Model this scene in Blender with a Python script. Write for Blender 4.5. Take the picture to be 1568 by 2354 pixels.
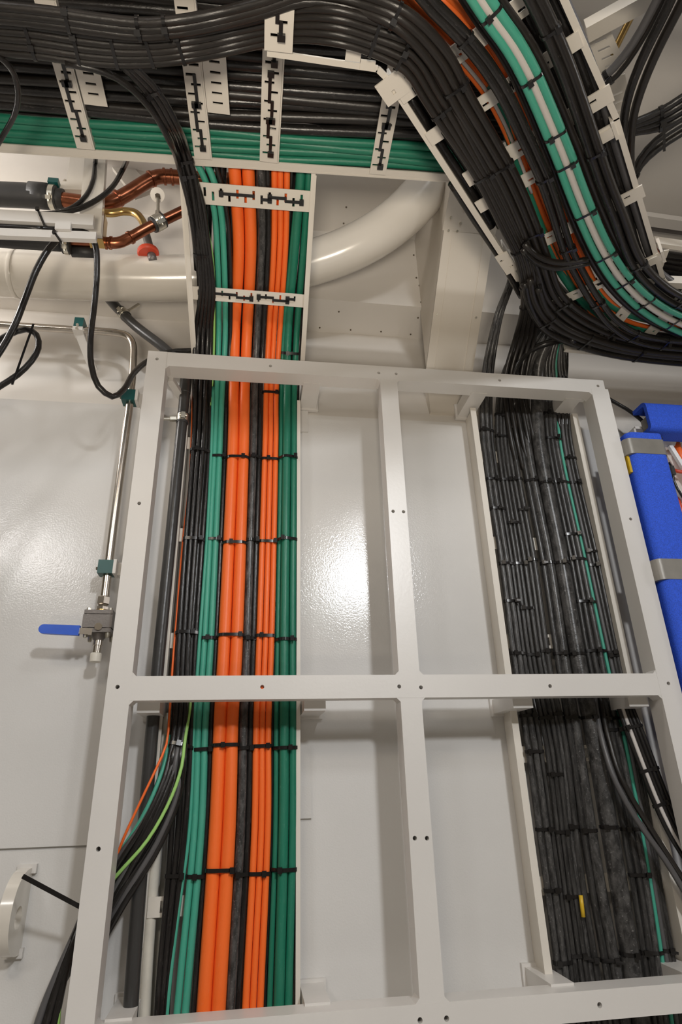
import bpy, bmesh, math, random
from mathutils import Vector, Matrix

random.seed(7)
for o in list(bpy.data.objects):
    bpy.data.objects.remove(o, do_unlink=True)
S = bpy.context.scene
COL = S.collection

# ------------------------------------------------------------------ camera
ZC = 1.60                                   # eye height above the deck
FPX = 1404.8                                # focal length in pixels of the 1568 px wide frame
YAW, PITCH, ROLL = 0.1499, 0.4148, -0.0291
CAM = Vector((0.2858, -1.3084, ZC))
FW = Vector((math.sin(YAW) * math.cos(PITCH), math.cos(YAW) * math.cos(PITCH), math.sin(PITCH)))
_r = Vector((math.cos(YAW), -math.sin(YAW), 0.0))
_u = _r.cross(FW)
RT = _r * math.cos(ROLL) + _u * math.sin(ROLL)
UP = _u * math.cos(ROLL) - _r * math.sin(ROLL)
cd = bpy.data.cameras.new('camera')
cd.sensor_fit = 'HORIZONTAL'
cd.sensor_width = 36.0
cd.lens = 36.0 * FPX / 1568.0
cd.clip_start = 0.02
cam = bpy.data.objects.new('camera', cd)
COL.objects.link(cam)
m = Matrix.Identity(4)
for i in range(3):
    m[i][0], m[i][1], m[i][2], m[i][3] = RT[i], UP[i], -FW[i], CAM[i]
cam.matrix_world = m
S.camera = cam

# ------------------------------------------------------------------ light
S.view_settings.view_transform = 'Standard'
S.view_settings.look = 'None'
S.view_settings.gamma = 1.0
S.view_settings.exposure = 0.24
S.view_settings.use_curve_mapping = False
W = bpy.data.worlds.new('room_air')
S.world = W
W.use_nodes = True
W.node_tree.nodes['Background'].inputs[0].default_value = (1.0, 0.82, 0.56, 1)
W.node_tree.nodes['Background'].inputs[1].default_value = 0.085


def lamp(name, loc, target, size, power, colour=(1, 0.96, 0.90), size_y=None):
    ld = bpy.data.lights.new(name, 'AREA')
    ld.shape = 'RECTANGLE'
    ld.size = size
    ld.size_y = size_y or size
    ld.energy = power
    ld.color = colour
    o = bpy.data.objects.new(name, ld)
    COL.objects.link(o)
    o.location = loc
    d = Vector(target) - Vector(loc)
    o.rotation_euler = d.to_track_quat('-Z', 'Y').to_euler()
    return o


lamp('ceiling_lamp', (1.12, -3.0, ZC + 1.50), (0.6, 0.1, ZC - 0.9), 0.20, 34, (0.97, 0.985, 1.0), 0.18)
lamp('ceiling_lamp', (0.92, -1.62, ZC + 1.52), (0.75, -0.5, ZC - 0.8), 0.14, 5.0, (0.97, 0.985, 1.0), 0.20)
lamp('ceiling_lamp', (-0.3, -2.2, ZC + 1.60), (-0.3, -2.2, 0.0), 0.5, 18, (1, 0.87, 0.70), 0.5)  # unseen lamp added so floor bounce brightens the tray undersides
lamp('work_lamp', (0.1, -2.3, ZC - 0.7), (0.35, -0.45, ZC + 1.45), 0.4, 4.2, (1, 0.89, 0.74), 0.4).data.spread = math.radians(60)  # unseen fill added low down, brightening top bar, tray undersides and ceiling
lamp('ceiling_lamp', (-1.2, -2.5, ZC + 1.45), (0.2, 0.1, ZC - 0.8), 0.5, 9, (1, 0.97, 0.95), 0.3)
lamp('ceiling_lamp', (3.2, -1.1, ZC + 1.0), (0.9, 0.1, ZC - 0.3), 0.3, 6, (1, 0.97, 0.95), 0.3)
lamp('ceiling_lamp', (-0.95, -0.25, ZC + 1.42), (0.5, 0.1, ZC + 1.2), 0.25, 6, (1, 0.95, 0.90), 0.25)

# ------------------------------------------------------------------ rays of the view, used to place things at their own depth


def ray(px, py):
    return FW * FPX + RT * (px - 784.0) - UP * (py - 1177.0)


def at_y(px, py, y):
    d = ray(px, py)
    return CAM + d * ((y - CAM.y) / d.y)


def at_z(px, py, z):                         # z above the eye
    d = ray(px, py)
    return CAM + d * (z / d.z)


def at_plane(px, py, p0, n):
    d = ray(px, py)
    return CAM + d * ((Vector(p0) - CAM).dot(n) / d.dot(n))


def depth(p):
    return (p - CAM).dot(FW)


def proj(p):
    q = p - CAM
    z = q.dot(FW)
    return 784 + FPX * q.dot(RT) / z, 1177 - FPX * q.dot(UP) / z


def px2m(w, p):
    return w * depth(p) / FPX


def pt(t):
    """(px, py, y) or (px, py, None, z above the eye)"""
    return at_y(t[0], t[1], t[2]) if t[2] is not None else at_z(t[0], t[1], t[3])


# ------------------------------------------------------------------ materials
MATS = {}


def nodes(name):
    mt = bpy.data.materials.new(name)
    mt.use_nodes = True
    nt = mt.node_tree
    return mt, nt, nt.nodes['Principled BSDF']


def noise(nt, scale, detail=3, src='Object', stretch=None, rough=0.5):
    tc = nt.nodes.new('ShaderNodeTexCoord')
    n = nt.nodes.new('ShaderNodeTexNoise')
    n.inputs['Scale'].default_value = scale
    n.inputs['Detail'].default_value = detail
    n.inputs['Roughness'].default_value = rough
    if stretch:
        mp = nt.nodes.new('ShaderNodeMapping')
        mp.inputs['Scale'].default_value = stretch
        nt.links.new(tc.outputs[src], mp.inputs[0])
        nt.links.new(mp.outputs[0], n.inputs['Vector'])
    else:
        nt.links.new(tc.outputs[src], n.inputs['Vector'])
    return n


def ramp(nt, fac, stops):
    r = nt.nodes.new('ShaderNodeValToRGB')
    el = r.color_ramp.elements
    el[0].position, el[0].color = stops[0][0], (*stops[0][1], 1)
    el[1].position, el[1].color = stops[-1][0], (*stops[-1][1], 1)
    for p, c in stops[1:-1]:
        e = el.new(p)
        e.color = (*c, 1)
    nt.links.new(fac, r.inputs[0])
    return r


def bump(nt, bsdf, hgt, strength, dist=0.001):
    b = nt.nodes.new('ShaderNodeBump')
    b.inputs['Strength'].default_value = strength
    b.inputs['Distance'].default_value = dist
    nt.links.new(hgt, b.inputs['Height'])
    nt.links.new(b.outputs[0], bsdf.inputs['Normal'])


def paint(name, c, rough=0.3, peel=0.25, scale=170, spots=False, coat=0.0, spec=0.5):
    mt, nt, b = nodes(name)
    n1 = noise(nt, 3.0, 4)
    r = ramp(nt, n1.outputs[0], [(0.3, tuple(x * 0.95 for x in c)), (0.7, tuple(min(1, x * 1.03) for x in c))])
    col = r.outputs[0]
    if spots:
        n3 = noise(nt, 42.0, 2)
        r3 = ramp(nt, n3.outputs[0], [(0.76, (0, 0, 0)), (0.80, (1, 1, 1))])
        mx = nt.nodes.new('ShaderNodeMix')
        mx.data_type = 'RGBA'
        nt.links.new(r3.outputs[0], mx.inputs['Factor'])
        nt.links.new(col, mx.inputs[6])
        mx.inputs[7].default_value = (c[0] * 0.55, c[1] * 0.5, c[2] * 0.42, 1)
        col = mx.outputs[2]
    nt.links.new(col, b.inputs['Base Color'])
    b.inputs['Roughness'].default_value = rough
    b.inputs['Specular IOR Level'].default_value = spec
    if coat:
        b.inputs['Coat Weight'].default_value = coat
        b.inputs['Coat Roughness'].default_value = 0.08
    n2 = noise(nt, scale, 2)
    bump(nt, b, n2.outputs[0], peel, 0.0012)
    MATS[name] = mt
    return mt


def sheath(name, c, wear, rough=0.42, wearamt=0.5, fine=1.0):
    """cable sheath: lengthwise scuffs (UV u runs along the cable in metres, v round it)"""
    mt, nt, b = nodes(name)
    n1 = noise(nt, 1.0, 5, 'UV', (9 * fine, 5.0, 1), 0.7)
    n2 = noise(nt, 1.0, 4, 'UV', (70 * fine, 14.0, 1), 0.65)
    wa = wearamt * 0.45
    r1 = ramp(nt, n1.outputs[0], [(0.40, c), (0.80, tuple(x * (1 - wa) + y * wa for x, y in zip(c, wear)))])
    r2 = ramp(nt, n2.outputs[0], [(0.60, (0, 0, 0)), (0.75, (1, 1, 1))])
    mx = nt.nodes.new('ShaderNodeMix')
    mx.data_type = 'RGBA'
    ml = nt.nodes.new('ShaderNodeMath')
    ml.operation = 'MULTIPLY'
    ml.inputs[1].default_value = wearamt
    nt.links.new(r2.outputs[0], ml.inputs[0])
    nt.links.new(ml.outputs[0], mx.inputs['Factor'])
    nt.links.new(r1.outputs[0], mx.inputs[6])
    mx.inputs[7].default_value = (*wear, 1)
    nt.links.new(mx.outputs[2], b.inputs['Base Color'])
    b.inputs['Roughness'].default_value = rough
    b.inputs['Specular IOR Level'].default_value = 0.42
    bump(nt, b, n2.outputs[0], 0.35, 0.0012)
    MATS[name] = mt
    return mt


def plain(name, c, rough=0.4, metal=0.0, bumpscale=0, bs=0.3, var=0.1, vscale=25.0):
    mt, nt, b = nodes(name)
    n1 = noise(nt, vscale, 4)
    r = ramp(nt, n1.outputs[0], [(0.3, tuple(x * (1 - var) for x in c)), (0.7, tuple(min(1, x * (1 + var)) for x in c))])
    nt.links.new(r.outputs[0], b.inputs['Base Color'])
    b.inputs['Roughness'].default_value = rough
    b.inputs['Metallic'].default_value = metal
    if bumpscale:
        n2 = noise(nt, bumpscale, 3)
        bump(nt, b, n2.outputs[0], bs, 0.001)
    MATS[name] = mt
    return mt


M_WALL = paint('wall_paint', (0.65, 0.635, 0.615), 0.12, 0.20, 300, spec=0.36)
M_FRAME = paint('frame_paint', (0.66, 0.635, 0.605), 0.33, 0.12, 120)
M_TRAY = paint('tray_paint', (0.70, 0.655, 0.585), 0.42, 0.10, 120, spots=True)
M_CEIL = paint('ceiling_panel', (0.68, 0.645, 0.60), 0.45, 0.10, 120)
M_CASE = paint('casing_paint', (0.56, 0.51, 0.44), 0.42, 0.08, 120)
M_DUCT = paint('pipe_paint', (0.68, 0.635, 0.565), 0.22, 0.08, 60, coat=0.4)
M_PVC = plain('pale_plastic', (0.70, 0.66, 0.58), 0.4)
M_BLACK = sheath('black_sheath', (0.0095, 0.0088, 0.0084), (0.24, 0.21, 0.20), 0.25, 0.24)
M_BROWN = sheath('brown_black_sheath', (0.0135, 0.0118, 0.0104), (0.18, 0.14, 0.12), 0.32, 0.20)
M_BRAID = sheath('braided_black_sheath', (0.026, 0.025, 0.0245), (0.55, 0.53, 0.51), 0.28, 0.50, 3.2)
M_DUSTY = sheath('dusty_black_sheath', (0.019, 0.018, 0.0175), (0.40, 0.385, 0.37), 0.28, 0.40, 1.6)
M_GREYC = sheath('grey_sheath', (0.085, 0.082, 0.084), (0.26, 0.25, 0.25), 0.36, 0.3)
M_ORANGE = sheath('orange_sheath', (0.90, 0.15, 0.020), (0.84, 0.30, 0.15), 0.42, 0.22)
M_ORDARK = sheath('rust_orange_sheath', (0.78, 0.145, 0.02), (0.62, 0.25, 0.12), 0.5, 0.25)
M_GREEN = sheath('deep_green_sheath', (0.010, 0.165, 0.098), (0.22, 0.44, 0.34), 0.40, 0.26)
M_TEAL = sheath('teal_green_sheath', (0.052, 0.335, 0.235), (0.36, 0.60, 0.50), 0.42, 0.28)
M_LIME = sheath('lime_green_sheath', (0.32, 0.60, 0.16), (0.55, 0.65, 0.40), 0.45, 0.2)
M_WHITEC = sheath('white_sheath', (0.58, 0.54, 0.51), (0.66, 0.63, 0.60), 0.42, 0.2)
M_TIE = plain('black_nylon', (0.012, 0.011, 0.011), 0.2)
M_RUBBER = plain('black_rubber', (0.030, 0.029, 0.029), 0.5, 0, 300, 0.3)
M_CONDUIT = sheath('charcoal_plastic_pipe', (0.040, 0.039, 0.038), (0.12, 0.115, 0.11), 0.30, 0.2)
M_STEEL = plain('stainless_steel', (0.55, 0.50, 0.44), 0.24, 1.0)
M_ZINC = plain('zinc_plate', (0.66, 0.63, 0.55), 0.35, 1.0, 90, 0.2)
M_IRON = plain('dark_cast_steel', (0.17, 0.155, 0.145), 0.48, 0.6, 220, 0.4)
M_COPPER = plain('copper', (0.30, 0.105, 0.055), 0.28, 1.0, 60, 0.2, 0.35)
M_BRASS = plain('brass', (0.50, 0.34, 0.13), 0.28, 1.0)
M_GREENP = plain('dark_green_plastic', (0.006, 0.075, 0.072), 0.35)
M_BLUEP = plain('blue_handle_sleeve', (0.012, 0.085, 0.52), 0.3)
M_FOAM = plain('blue_foam', (0.020, 0.085, 0.60), 0.8, 0, 420, 0.8, 0.28, 420)
M_WHITEP = plain('white_plastic', (0.86, 0.85, 0.84), 0.3)
M_TAPE = plain('grey_duct_tape', (0.23, 0.215, 0.19), 0.42, 0.25, 60, 0.4)
M_YELLOW = plain('yellow_plastic', (0.62, 0.40, 0.02), 0.4)
M_RED = plain('red_plastic', (0.62, 0.07, 0.03), 0.4)
M_SCREW = plain('screw_steel', (0.22, 0.20, 0.18), 0.4, 0.7)
M_RIVET = plain('tarnished_rivet', (0.14, 0.115, 0.085), 0.5, 0.4)

# ------------------------------------------------------------------ object helpers


def link(name, me, mat, parent=None):
    o = bpy.data.objects.new(name, me)
    if mat is not None and len(me.materials) == 0:
        me.materials.append(mat)
    COL.objects.link(o)
    if parent is not None:
        o.parent = parent
    return o


def empty(name, loc=(0, 0, 0)):
    o = bpy.data.objects.new(name, None)
    o.empty_display_size = 0.05
    COL.objects.link(o)
    o.location = loc
    return o


LABELS = {}


def tag(o, label, cat, group=None, kind=None):
    if label in LABELS:
        print('DUPLABEL', label)
    LABELS[label] = 1
    if not 4 <= len(label.split()) <= 16:
        print('LONGLABEL', label)
    o['label'] = label
    o['category'] = cat
    if group:
        o['group'] = group
    if kind:
        o['kind'] = kind
    return o


def structure(o):
    o['kind'] = 'structure'
    return o


ORD = ['first', 'second', 'third', 'fourth', 'fifth', 'sixth', 'seventh', 'eighth', 'ninth', 'tenth', 'eleventh',
       'twelfth', 'thirteenth', 'fourteenth', 'fifteenth', 'sixteenth']


def nth(i, n, side='from the left'):
    if n == 1:
        return 'only'
    if i == 0:
        return {'from the left': 'leftmost', 'from the top': 'topmost'}.get(side, 'first ' + side)
    if i == n - 1:
        return {'from the left': 'rightmost', 'from the top': 'lowest'}.get(side, 'last ' + side)
    return ORD[i] + ' ' + side


def fin(bm, name, mat, parent=None, smooth=False, bevel=0.0, angle=40):
    if bevel:
        bmesh.ops.bevel(bm, geom=[e for e in bm.edges if len(e.link_faces) == 2 and e.calc_face_angle(0) > 0.6],
                        offset=bevel, segments=2, affect='EDGES', profile=0.5, clamp_overlap=True)
    bmesh.ops.recalc_face_normals(bm, faces=bm.faces)
    me = bpy.data.meshes.new(name)
    bm.to_mesh(me)
    bm.free()
    if smooth:
        for p in me.polygons:
            p.use_smooth = True
        me.set_sharp_from_angle(angle=math.radians(angle))
    return link(name, me, mat, parent)


def bm_box(bm, c, ax, ay, az, sx, sy, sz):
    """box centred at c with half-axes"""
    c = Vector(c)
    ax, ay, az = Vector(ax).normalized(), Vector(ay).normalized(), Vector(az).normalized()
    v = []
    for i in (-1, 1):
        for j in (-1, 1):
            for k in (-1, 1):
                v.append(bm.verts.new(c + ax * (sx / 2 * i) + ay * (sy / 2 * j) + az * (sz / 2 * k)))
    for f in ((0, 1, 3, 2), (4, 6, 7, 5), (0, 4, 5, 1), (2, 3, 7, 6), (0, 2, 6, 4), (1, 5, 7, 3)):
        bm.faces.new([v[i] for i in f])
    return v


X, Y, Z = Vector((1, 0, 0)), Vector((0, 1, 0)), Vector((0, 0, 1))


def box(name, lo, hi, mat, parent=None, bevel=0.0):
    bm = bmesh.new()
    lo, hi = Vector(lo), Vector(hi)
    d = hi - lo
    bm_box(bm, (lo + hi) / 2, X, Y, Z, d.x, d.y, d.z)
    return fin(bm, name, mat, parent, bevel=bevel, smooth=bevel > 0, angle=50)


def obox(name, c, ax, ay, az, sx, sy, sz, mat, parent=None, bevel=0.0):
    bm = bmesh.new()
    bm_box(bm, c, ax, ay, az, sx, sy, sz)
    return fin(bm, name, mat, parent, bevel=bevel, smooth=bevel > 0, angle=50)


def beam(name, a, b, side, w, d, mat, parent=None, bevel=0.0015):
    """bar from a to b; side = direction of the width w; d = thickness across"""
    a, b = Vector(a), Vector(b)
    t = (b - a).normalized()
    s = Vector(side) - t * Vector(side).dot(t)
    s.normalize()
    n = t.cross(s)
    return obox(name, (a + b) / 2, t, s, n, (b - a).length, w, d, mat, parent, bevel)


def bm_cyl(bm, a, b, r0, r1=None, n=16, cap=True):
    a, b = Vector(a), Vector(b)
    r1 = r0 if r1 is None else r1
    t = (b - a).normalized()
    s = t.orthogonal().normalized()
    q = t.cross(s)
    va, vb = [], []
    for i in range(n):
        an = 2 * math.pi * i / n
        dr = s * math.cos(an) + q * math.sin(an)
        va.append(bm.verts.new(a + dr * r0))
        vb.append(bm.verts.new(b + dr * r1))
    for i in range(n):
        j = (i + 1) % n
        bm.faces.new((va[i], va[j], vb[j], vb[i]))
    if cap:
        bm.faces.new(list(reversed(va)))
        bm.faces.new(vb)


def cyl(name, a, b, r, mat, parent=None, n=18, r1=None):
    bm = bmesh.new()
    bm_cyl(bm, a, b, r, r1, n)
    return fin(bm, name, mat, parent, smooth=True, angle=50)


def lathe(name, a, axis, prof, mat, parent=None, n=20):
    """profile [(along, radius)] turned round axis from a"""
    bm = bmesh.new()
    axis = Vector(axis).normalized()
    s = axis.orthogonal().normalized()
    q = axis.cross(s)
    rings = []
    for h, r in prof:
        c = Vector(a) + axis * h
        rings.append([bm.verts.new(c + (s * math.cos(2 * math.pi * i / n) + q * math.sin(2 * math.pi * i / n)) * r) for i in range(n)])
    for k in range(len(rings) - 1):
        for i in range(n):
            j = (i + 1) % n
            bm.faces.new((rings[k][i], rings[k][j], rings[k + 1][j], rings[k + 1][i]))
    bm.faces.new(list(reversed(rings[0])))
    bm.faces.new(rings[-1])
    return fin(bm, name, mat, parent, smooth=True, angle=35)


def spline(pts, step=0.018):
    """centripetal Catmull-Rom through pts, resampled"""
    P = [Vector(p) for p in pts]
    if len(P) == 2:
        n = max(2, int((P[1] - P[0]).length / 0.05))
        return [P[0].lerp(P[1], i / n) for i in range(n + 1)]
    P = [P[0] * 2 - P[1]] + P + [P[-1] * 2 - P[-2]]
    out = []
    for i in range(1, len(P) - 2):
        p0, p1, p2, p3 = P[i - 1], P[i], P[i + 1], P[i + 2]
        t0 = 0.0
        t1 = t0 + max(1e-4, (p1 - p0).length) ** 0.5
        t2 = t1 + max(1e-4, (p2 - p1).length) ** 0.5
        t3 = t2 + max(1e-4, (p3 - p2).length) ** 0.5
        n = max(2, int((p2 - p1).length / step))
        for k in range(n):
            t = t1 + (t2 - t1) * k / n
            a1 = p0 * ((t1 - t) / (t1 - t0)) + p1 * ((t - t0) / (t1 - t0))
            a2 = p1 * ((t2 - t) / (t2 - t1)) + p2 * ((t - t1) / (t2 - t1))
            a3 = p2 * ((t3 - t) / (t3 - t2)) + p3 * ((t - t2) / (t3 - t2))
            b1 = a1 * ((t2 - t) / (t2 - t0)) + a2 * ((t - t0) / (t2 - t0))
            b2 = a2 * ((t3 - t) / (t3 - t1)) + a3 * ((t - t1) / (t3 - t1))
            out.append(b1 * ((t2 - t) / (t2 - t1)) + b2 * ((t - t1) / (t2 - t1)))
    out.append(P[-2])
    return out


PATH = {}


def tube(name, pts, r, mat, parent=None, n=10, step=0.018, raw=False):
    C = pts if raw else spline(pts, step)
    m_ = len(C)
    T = []
    for i in range(m_):
        d = C[min(i + 1, m_ - 1)] - C[max(i - 1, 0)]
        T.append(d.normalized() if d.length > 1e-9 else Vector((0, 0, 1)))
    s = T[0].orthogonal().normalized()
    verts, u = [], [0.0]
    for i in range(m_):
        if i:
            s = s - T[i] * s.dot(T[i])
            s.normalize()
            u.append(u[-1] + (C[i] - C[i - 1]).length)
        q = T[i].cross(s)
        rr = r if not isinstance(r, (list, tuple)) else r[0] + (r[1] - r[0]) * i / (m_ - 1)
        for k in range(n):
            a = 2 * math.pi * k / n
            verts.append(C[i] + (s * math.cos(a) + q * math.sin(a)) * rr)
    faces, uvs = [], []
    off = random.random() * 50
    for i in range(m_ - 1):
        for k in range(n):
            j = (k + 1) % n
            faces.append((i * n + k, i * n + j, (i + 1) * n + j, (i + 1) * n + k))
            uvs += [(u[i] + off, k / n + off), (u[i] + off, (k + 1) / n + off), (u[i + 1] + off, (k + 1) / n + off), (u[i + 1] + off, k / n + off)]
    faces.append(tuple(reversed(range(n))))
    uvs += [(off, off)] * n
    faces.append(tuple((m_ - 1) * n + k for k in range(n)))
    uvs += [(off, off)] * n
    me = bpy.data.meshes.new(name)
    me.from_pydata([tuple(v) for v in verts], [], faces)
    uv = me.uv_layers.new(name='UVMap')
    uv.data.foreach_set('uv', [c for w in uvs for c in w])
    me.polygons.foreach_set('use_smooth', [True] * len(me.polygons))
    me.update()
    o = link(name, me, mat, parent)
    PATH[o.name] = (C, r if not isinstance(r, (list, tuple)) else r[0])
    return o


def plate(name, o0, ux, uy, L, Wd, t, holes, mat, parent=None):
    """flat plate L x Wd, thickness t, with rectangular slots (cx, cy, sx, sy); o0 = centre"""
    ux, uy = Vector(ux).normalized(), Vector(uy).normalized()
    uz = ux.cross(uy)
    xs, ys = {-L / 2, L / 2}, {-Wd / 2, Wd / 2}
    for cx, cy, sx, sy in holes:
        xs |= {cx - sx / 2, cx + sx / 2}
        ys |= {cy - sy / 2, cy + sy / 2}
    xs, ys = sorted(xs), sorted(ys)

    def solid(i, j):
        if not (0 <= i < len(xs) - 1 and 0 <= j < len(ys) - 1):
            return False
        x, y = (xs[i] + xs[i + 1]) / 2, (ys[j] + ys[j + 1]) / 2
        return not any(abs(x - cx) < sx / 2 and abs(y - cy) < sy / 2 for cx, cy, sx, sy in holes)
    bm = bmesh.new()
    vd = {}

    def v(i, j, k):
        if (i, j, k) not in vd:
            vd[(i, j, k)] = bm.verts.new(Vector(o0) + ux * xs[i] + uy * ys[j] + uz * (t / 2 * k))
        return vd[(i, j, k)]
    for i in range(len(xs) - 1):
        for j in range(len(ys) - 1):
            if not solid(i, j):
                continue
            bm.faces.new((v(i, j, 1), v(i + 1, j, 1), v(i + 1, j + 1, 1), v(i, j + 1, 1)))
            bm.faces.new((v(i, j, -1), v(i, j + 1, -1), v(i + 1, j + 1, -1), v(i + 1, j, -1)))
            if not solid(i - 1, j):
                bm.faces.new((v(i, j, 1), v(i, j + 1, 1), v(i, j + 1, -1), v(i, j, -1)))
            if not solid(i + 1, j):
                bm.faces.new((v(i + 1, j, 1), v(i + 1, j, -1), v(i + 1, j + 1, -1), v(i + 1, j + 1, 1)))
            if not solid(i, j - 1):
                bm.faces.new((v(i, j, 1), v(i, j, -1), v(i + 1, j, -1), v(i + 1, j, 1)))
            if not solid(i, j + 1):
                bm.faces.new((v(i, j + 1, 1), v(i + 1, j + 1, 1), v(i + 1, j + 1, -1), v(i, j + 1, -1)))
    return fin(bm, name, mat, parent)


def cut(o, cyls):
    """bore round holes (a, b, r) into a mesh object"""
    bm = bmesh.new()
    for a, b, r in cyls:
        bm_cyl(bm, a, b, r, n=14)
    me = bpy.data.meshes.new('cutter')
    bmesh.ops.recalc_face_normals(bm, faces=bm.faces)
    bm.to_mesh(me)
    bm.free()
    c = bpy.data.objects.new('cutter', me)
    COL.objects.link(c)
    md = o.modifiers.new('bore', 'BOOLEAN')
    md.operation = 'DIFFERENCE'
    md.object = c
    md.solver = 'EXACT'
    dg = bpy.context.evaluated_depsgraph_get()
    nm = bpy.data.meshes.new_from_object(o.evaluated_get(dg))
    o.modifiers.clear()
    old = o.data
    o.data = nm
    bpy.data.objects.remove(c, do_unlink=True)
    bpy.data.meshes.remove(old)


# ------------------------------------------------------------------ the setting
ZW0, ZW1 = ZC - 0.108, ZC + 0.955
wall = structure(box('wall_back', (-2.2, 0.165, 0.0), (3.2, 0.20, ZW1), M_WALL))
low = box('plate', (-2.2, 0.160, 0.0), (0.02, 0.1655, ZW0 - 0.004), M_WALL, wall, 0.002)
box('plate', (-2.2, 0.158, ZW0 + 0.003), (0.02, 0.1655, ZW1 - 0.02), M_WALL, wall, 0.002)
ZA = ZC + 1.37
YA = 0.30
bm = bmesh.new()
vs = [bm.verts.new((x, y, z)) for x in (-2.2, 3.2) for y, z in ((0.165, ZW1), (YA, ZA), (YA + 0.04, ZA), (0.20, ZW1))]
for f in ((0, 1, 5, 4), (1, 2, 6, 5), (2, 3, 7, 6), (3, 0, 4, 7), (0, 3, 2, 1), (4, 5, 6, 7)):
    bm.faces.new([vs[i] for i in f])
up_wall = structure(fin(bm, 'wall_back_upper', M_CEIL))
YB = 0.15
ZD = ZC + 1.66
soff = structure(box('trim_1', (-2.2, YB, ZA), (3.2, YA + 0.04, ZD + 0.05), M_CEIL))
ceiling = structure(box('ceiling', (-2.2, -3.2, ZD), (3.2, YB, ZD + 0.05), M_CEIL))
shade_beam = structure(box('trim_4', (-2.2, -1.80, ZC + 1.43), (3.2, -1.74, ZD), M_CEIL))          # unseen girder added behind the viewer to dim the upper wall
floor = structure(box('floor', (-2.2, -3.2, -0.05), (3.2, 0.165, 0.0), M_WALL))

# rivets on the ceiling panels and the boxed-in beam
for (px, py) in [(796, 476), (867, 482), (790, 513), (789, 534), (951, 587), (957, 639), (964, 657), (968, 695), (779, 716),
                 (961, 730), (735, 753), (806, 758), (876, 762), (944, 768)]:
    p = None
    for cand, nrm in ((at_z(px, py, 1.66), Vector((0, 0, -1))), (at_y(px, py, YB), Vector((0, -1, 0))),
                      (at_z(px, py, 1.37), Vector((0, 0, -1))), (at_plane(px, py, (0, YA, ZA), Vector((0, -0.951, 0.309))), Vector((0, -0.951, 0.309)))):
        y, z = cand.y, cand.z
        if (nrm.z < -0.5 and z > ZC + 1.6 and y < YB) or (nrm.y < -0.99 and ZA < z < ZD) or (nrm.z < -0.5 and z < ZC + 1.5 and YB <= y <= YA) or (nrm.z > 0.2 and ZW1 < z < ZA):
            p, nr = cand, nrm
            break
    if p is not None:
        par = ceiling if nr.z < -0.5 and p.z > ZC + 1.6 else soff if p.z >= ZA - 0.001 else up_wall
        cyl('rivet', p - nr * 0.002, p + nr * 0.003, 0.0036, M_RIVET, par, 8, 0.0022)

# ------------------------------------------------------------------ the welded frame in front of the wall
FX = (0.0, 0.047, 0.5989, 0.6446, 1.1989, 1.25)
FZ = (ZC - 0.4093, ZC - 0.3643, ZC + 0.1578, ZC + 0.2055, ZC + 0.972, ZC + 1.0148)
frame = empty('mounting_rack', (0.625, 0.0, FZ[0]))
tag(frame, 'large off-white welded steel frame standing off the wall, with crossbars and drilled holes', 'rack')
FRAME_OFF = Vector(frame.location)


def fbar(name, lo, hi):
    o = box(name, lo, hi, M_FRAME, None, 0.0016)
    return o


D = 0.05
post_l = fbar('post', (FX[0], 0, FZ[0]), (FX[1], D, FZ[5]))
post_r = fbar('post', (FX[4], 0, FZ[0]), (FX[5], D, FZ[5] - 0.030))
capr = fbar('post_cap', (FX[4], 0.0005, FZ[5] - 0.0305), (FX[5] - 0.008, D, FZ[5]))
bar_t = fbar('crossbar', (FX[1] - 0.001, 0.0004, FZ[4]), (FX[4] + 0.001, D, FZ[5] - 0.0004))
bar_m = fbar('crossbar', (FX[1] - 0.001, 0.0004, FZ[2]), (FX[4] + 0.001, D - 0.012, FZ[3]))
bar_b = fbar('crossbar', (FX[1] - 0.001, 0.0004, FZ[0]), (FX[4] + 0.001, D, FZ[1]))
mul_u = fbar('mullion', (FX[2], 0.0008, FZ[3] - 0.001), (FX[3], D, FZ[4] + 0.001))
mul_l = fbar('mullion', (FX[2], 0.0008, FZ[1] - 0.001), (FX[3], D, FZ[2] + 0.001))
frame_parts = [post_l, post_r, capr, bar_t, bar_m, bar_b, mul_u, mul_l]


def hole_at(px, py, r=0.0042):
    p = at_y(px, py, 0.0)
    return (Vector((p.x, -0.01, p.z)), Vector((p.x, 0.026, p.z)), r)


cut(bar_t, [hole_at(*q) for q in ((622, 841), (871, 857), (911, 859), (1149, 874))])
cut(post_l, [hole_at(*q) for q in ((361, 825), (320, 1157), (270, 1579), (226, 1952))])
cut(capr, [hole_at(1375, 887)])
cut(post_r, [hole_at(*q) for q in ((1450, 1193), (1537, 1571))])
cut(bar_m, [(a, Vector((b.x, 0.06, b.z)), r) for a, b, r in [hole_at(*q) for q in ((603, 1579), (918, 1578), (968, 1580), (1265, 1577))]])
cut(mul_u, [hole_at(*q) for q in ((904, 1175), (928, 1176))])
cut(mul_l, [hole_at(*q) for q in ((954, 1927), (982, 1927))])
cut(bar_b, [hole_at(*q, 0.0046) for q in ((966, 2346), (1027, 2342), (1379, 2311))])


def fillet(x, z, sx, sz, s=0.008):
    bm = bmesh.new()
    a = [bm.verts.new((x, y, z)) for y in (0.0009, D - 0.014)]
    b = [bm.verts.new((x + sx * s, y, z)) for y in (0.0009, D - 0.014)]
    c = [bm.verts.new((x, y, z + sz * s)) for y in (0.0009, D - 0.014)]
    bm.faces.new((a[0], b[0], c[0]))
    bm.faces.new((a[1], c[1], b[1]))
    for p, q in ((a, b), (b, c), (c, a)):
        bm.faces.new((p[0], p[1], q[1], q[0]))
    frame_parts.append(fin(bm, 'weld_fillet', M_FRAME))


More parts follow.
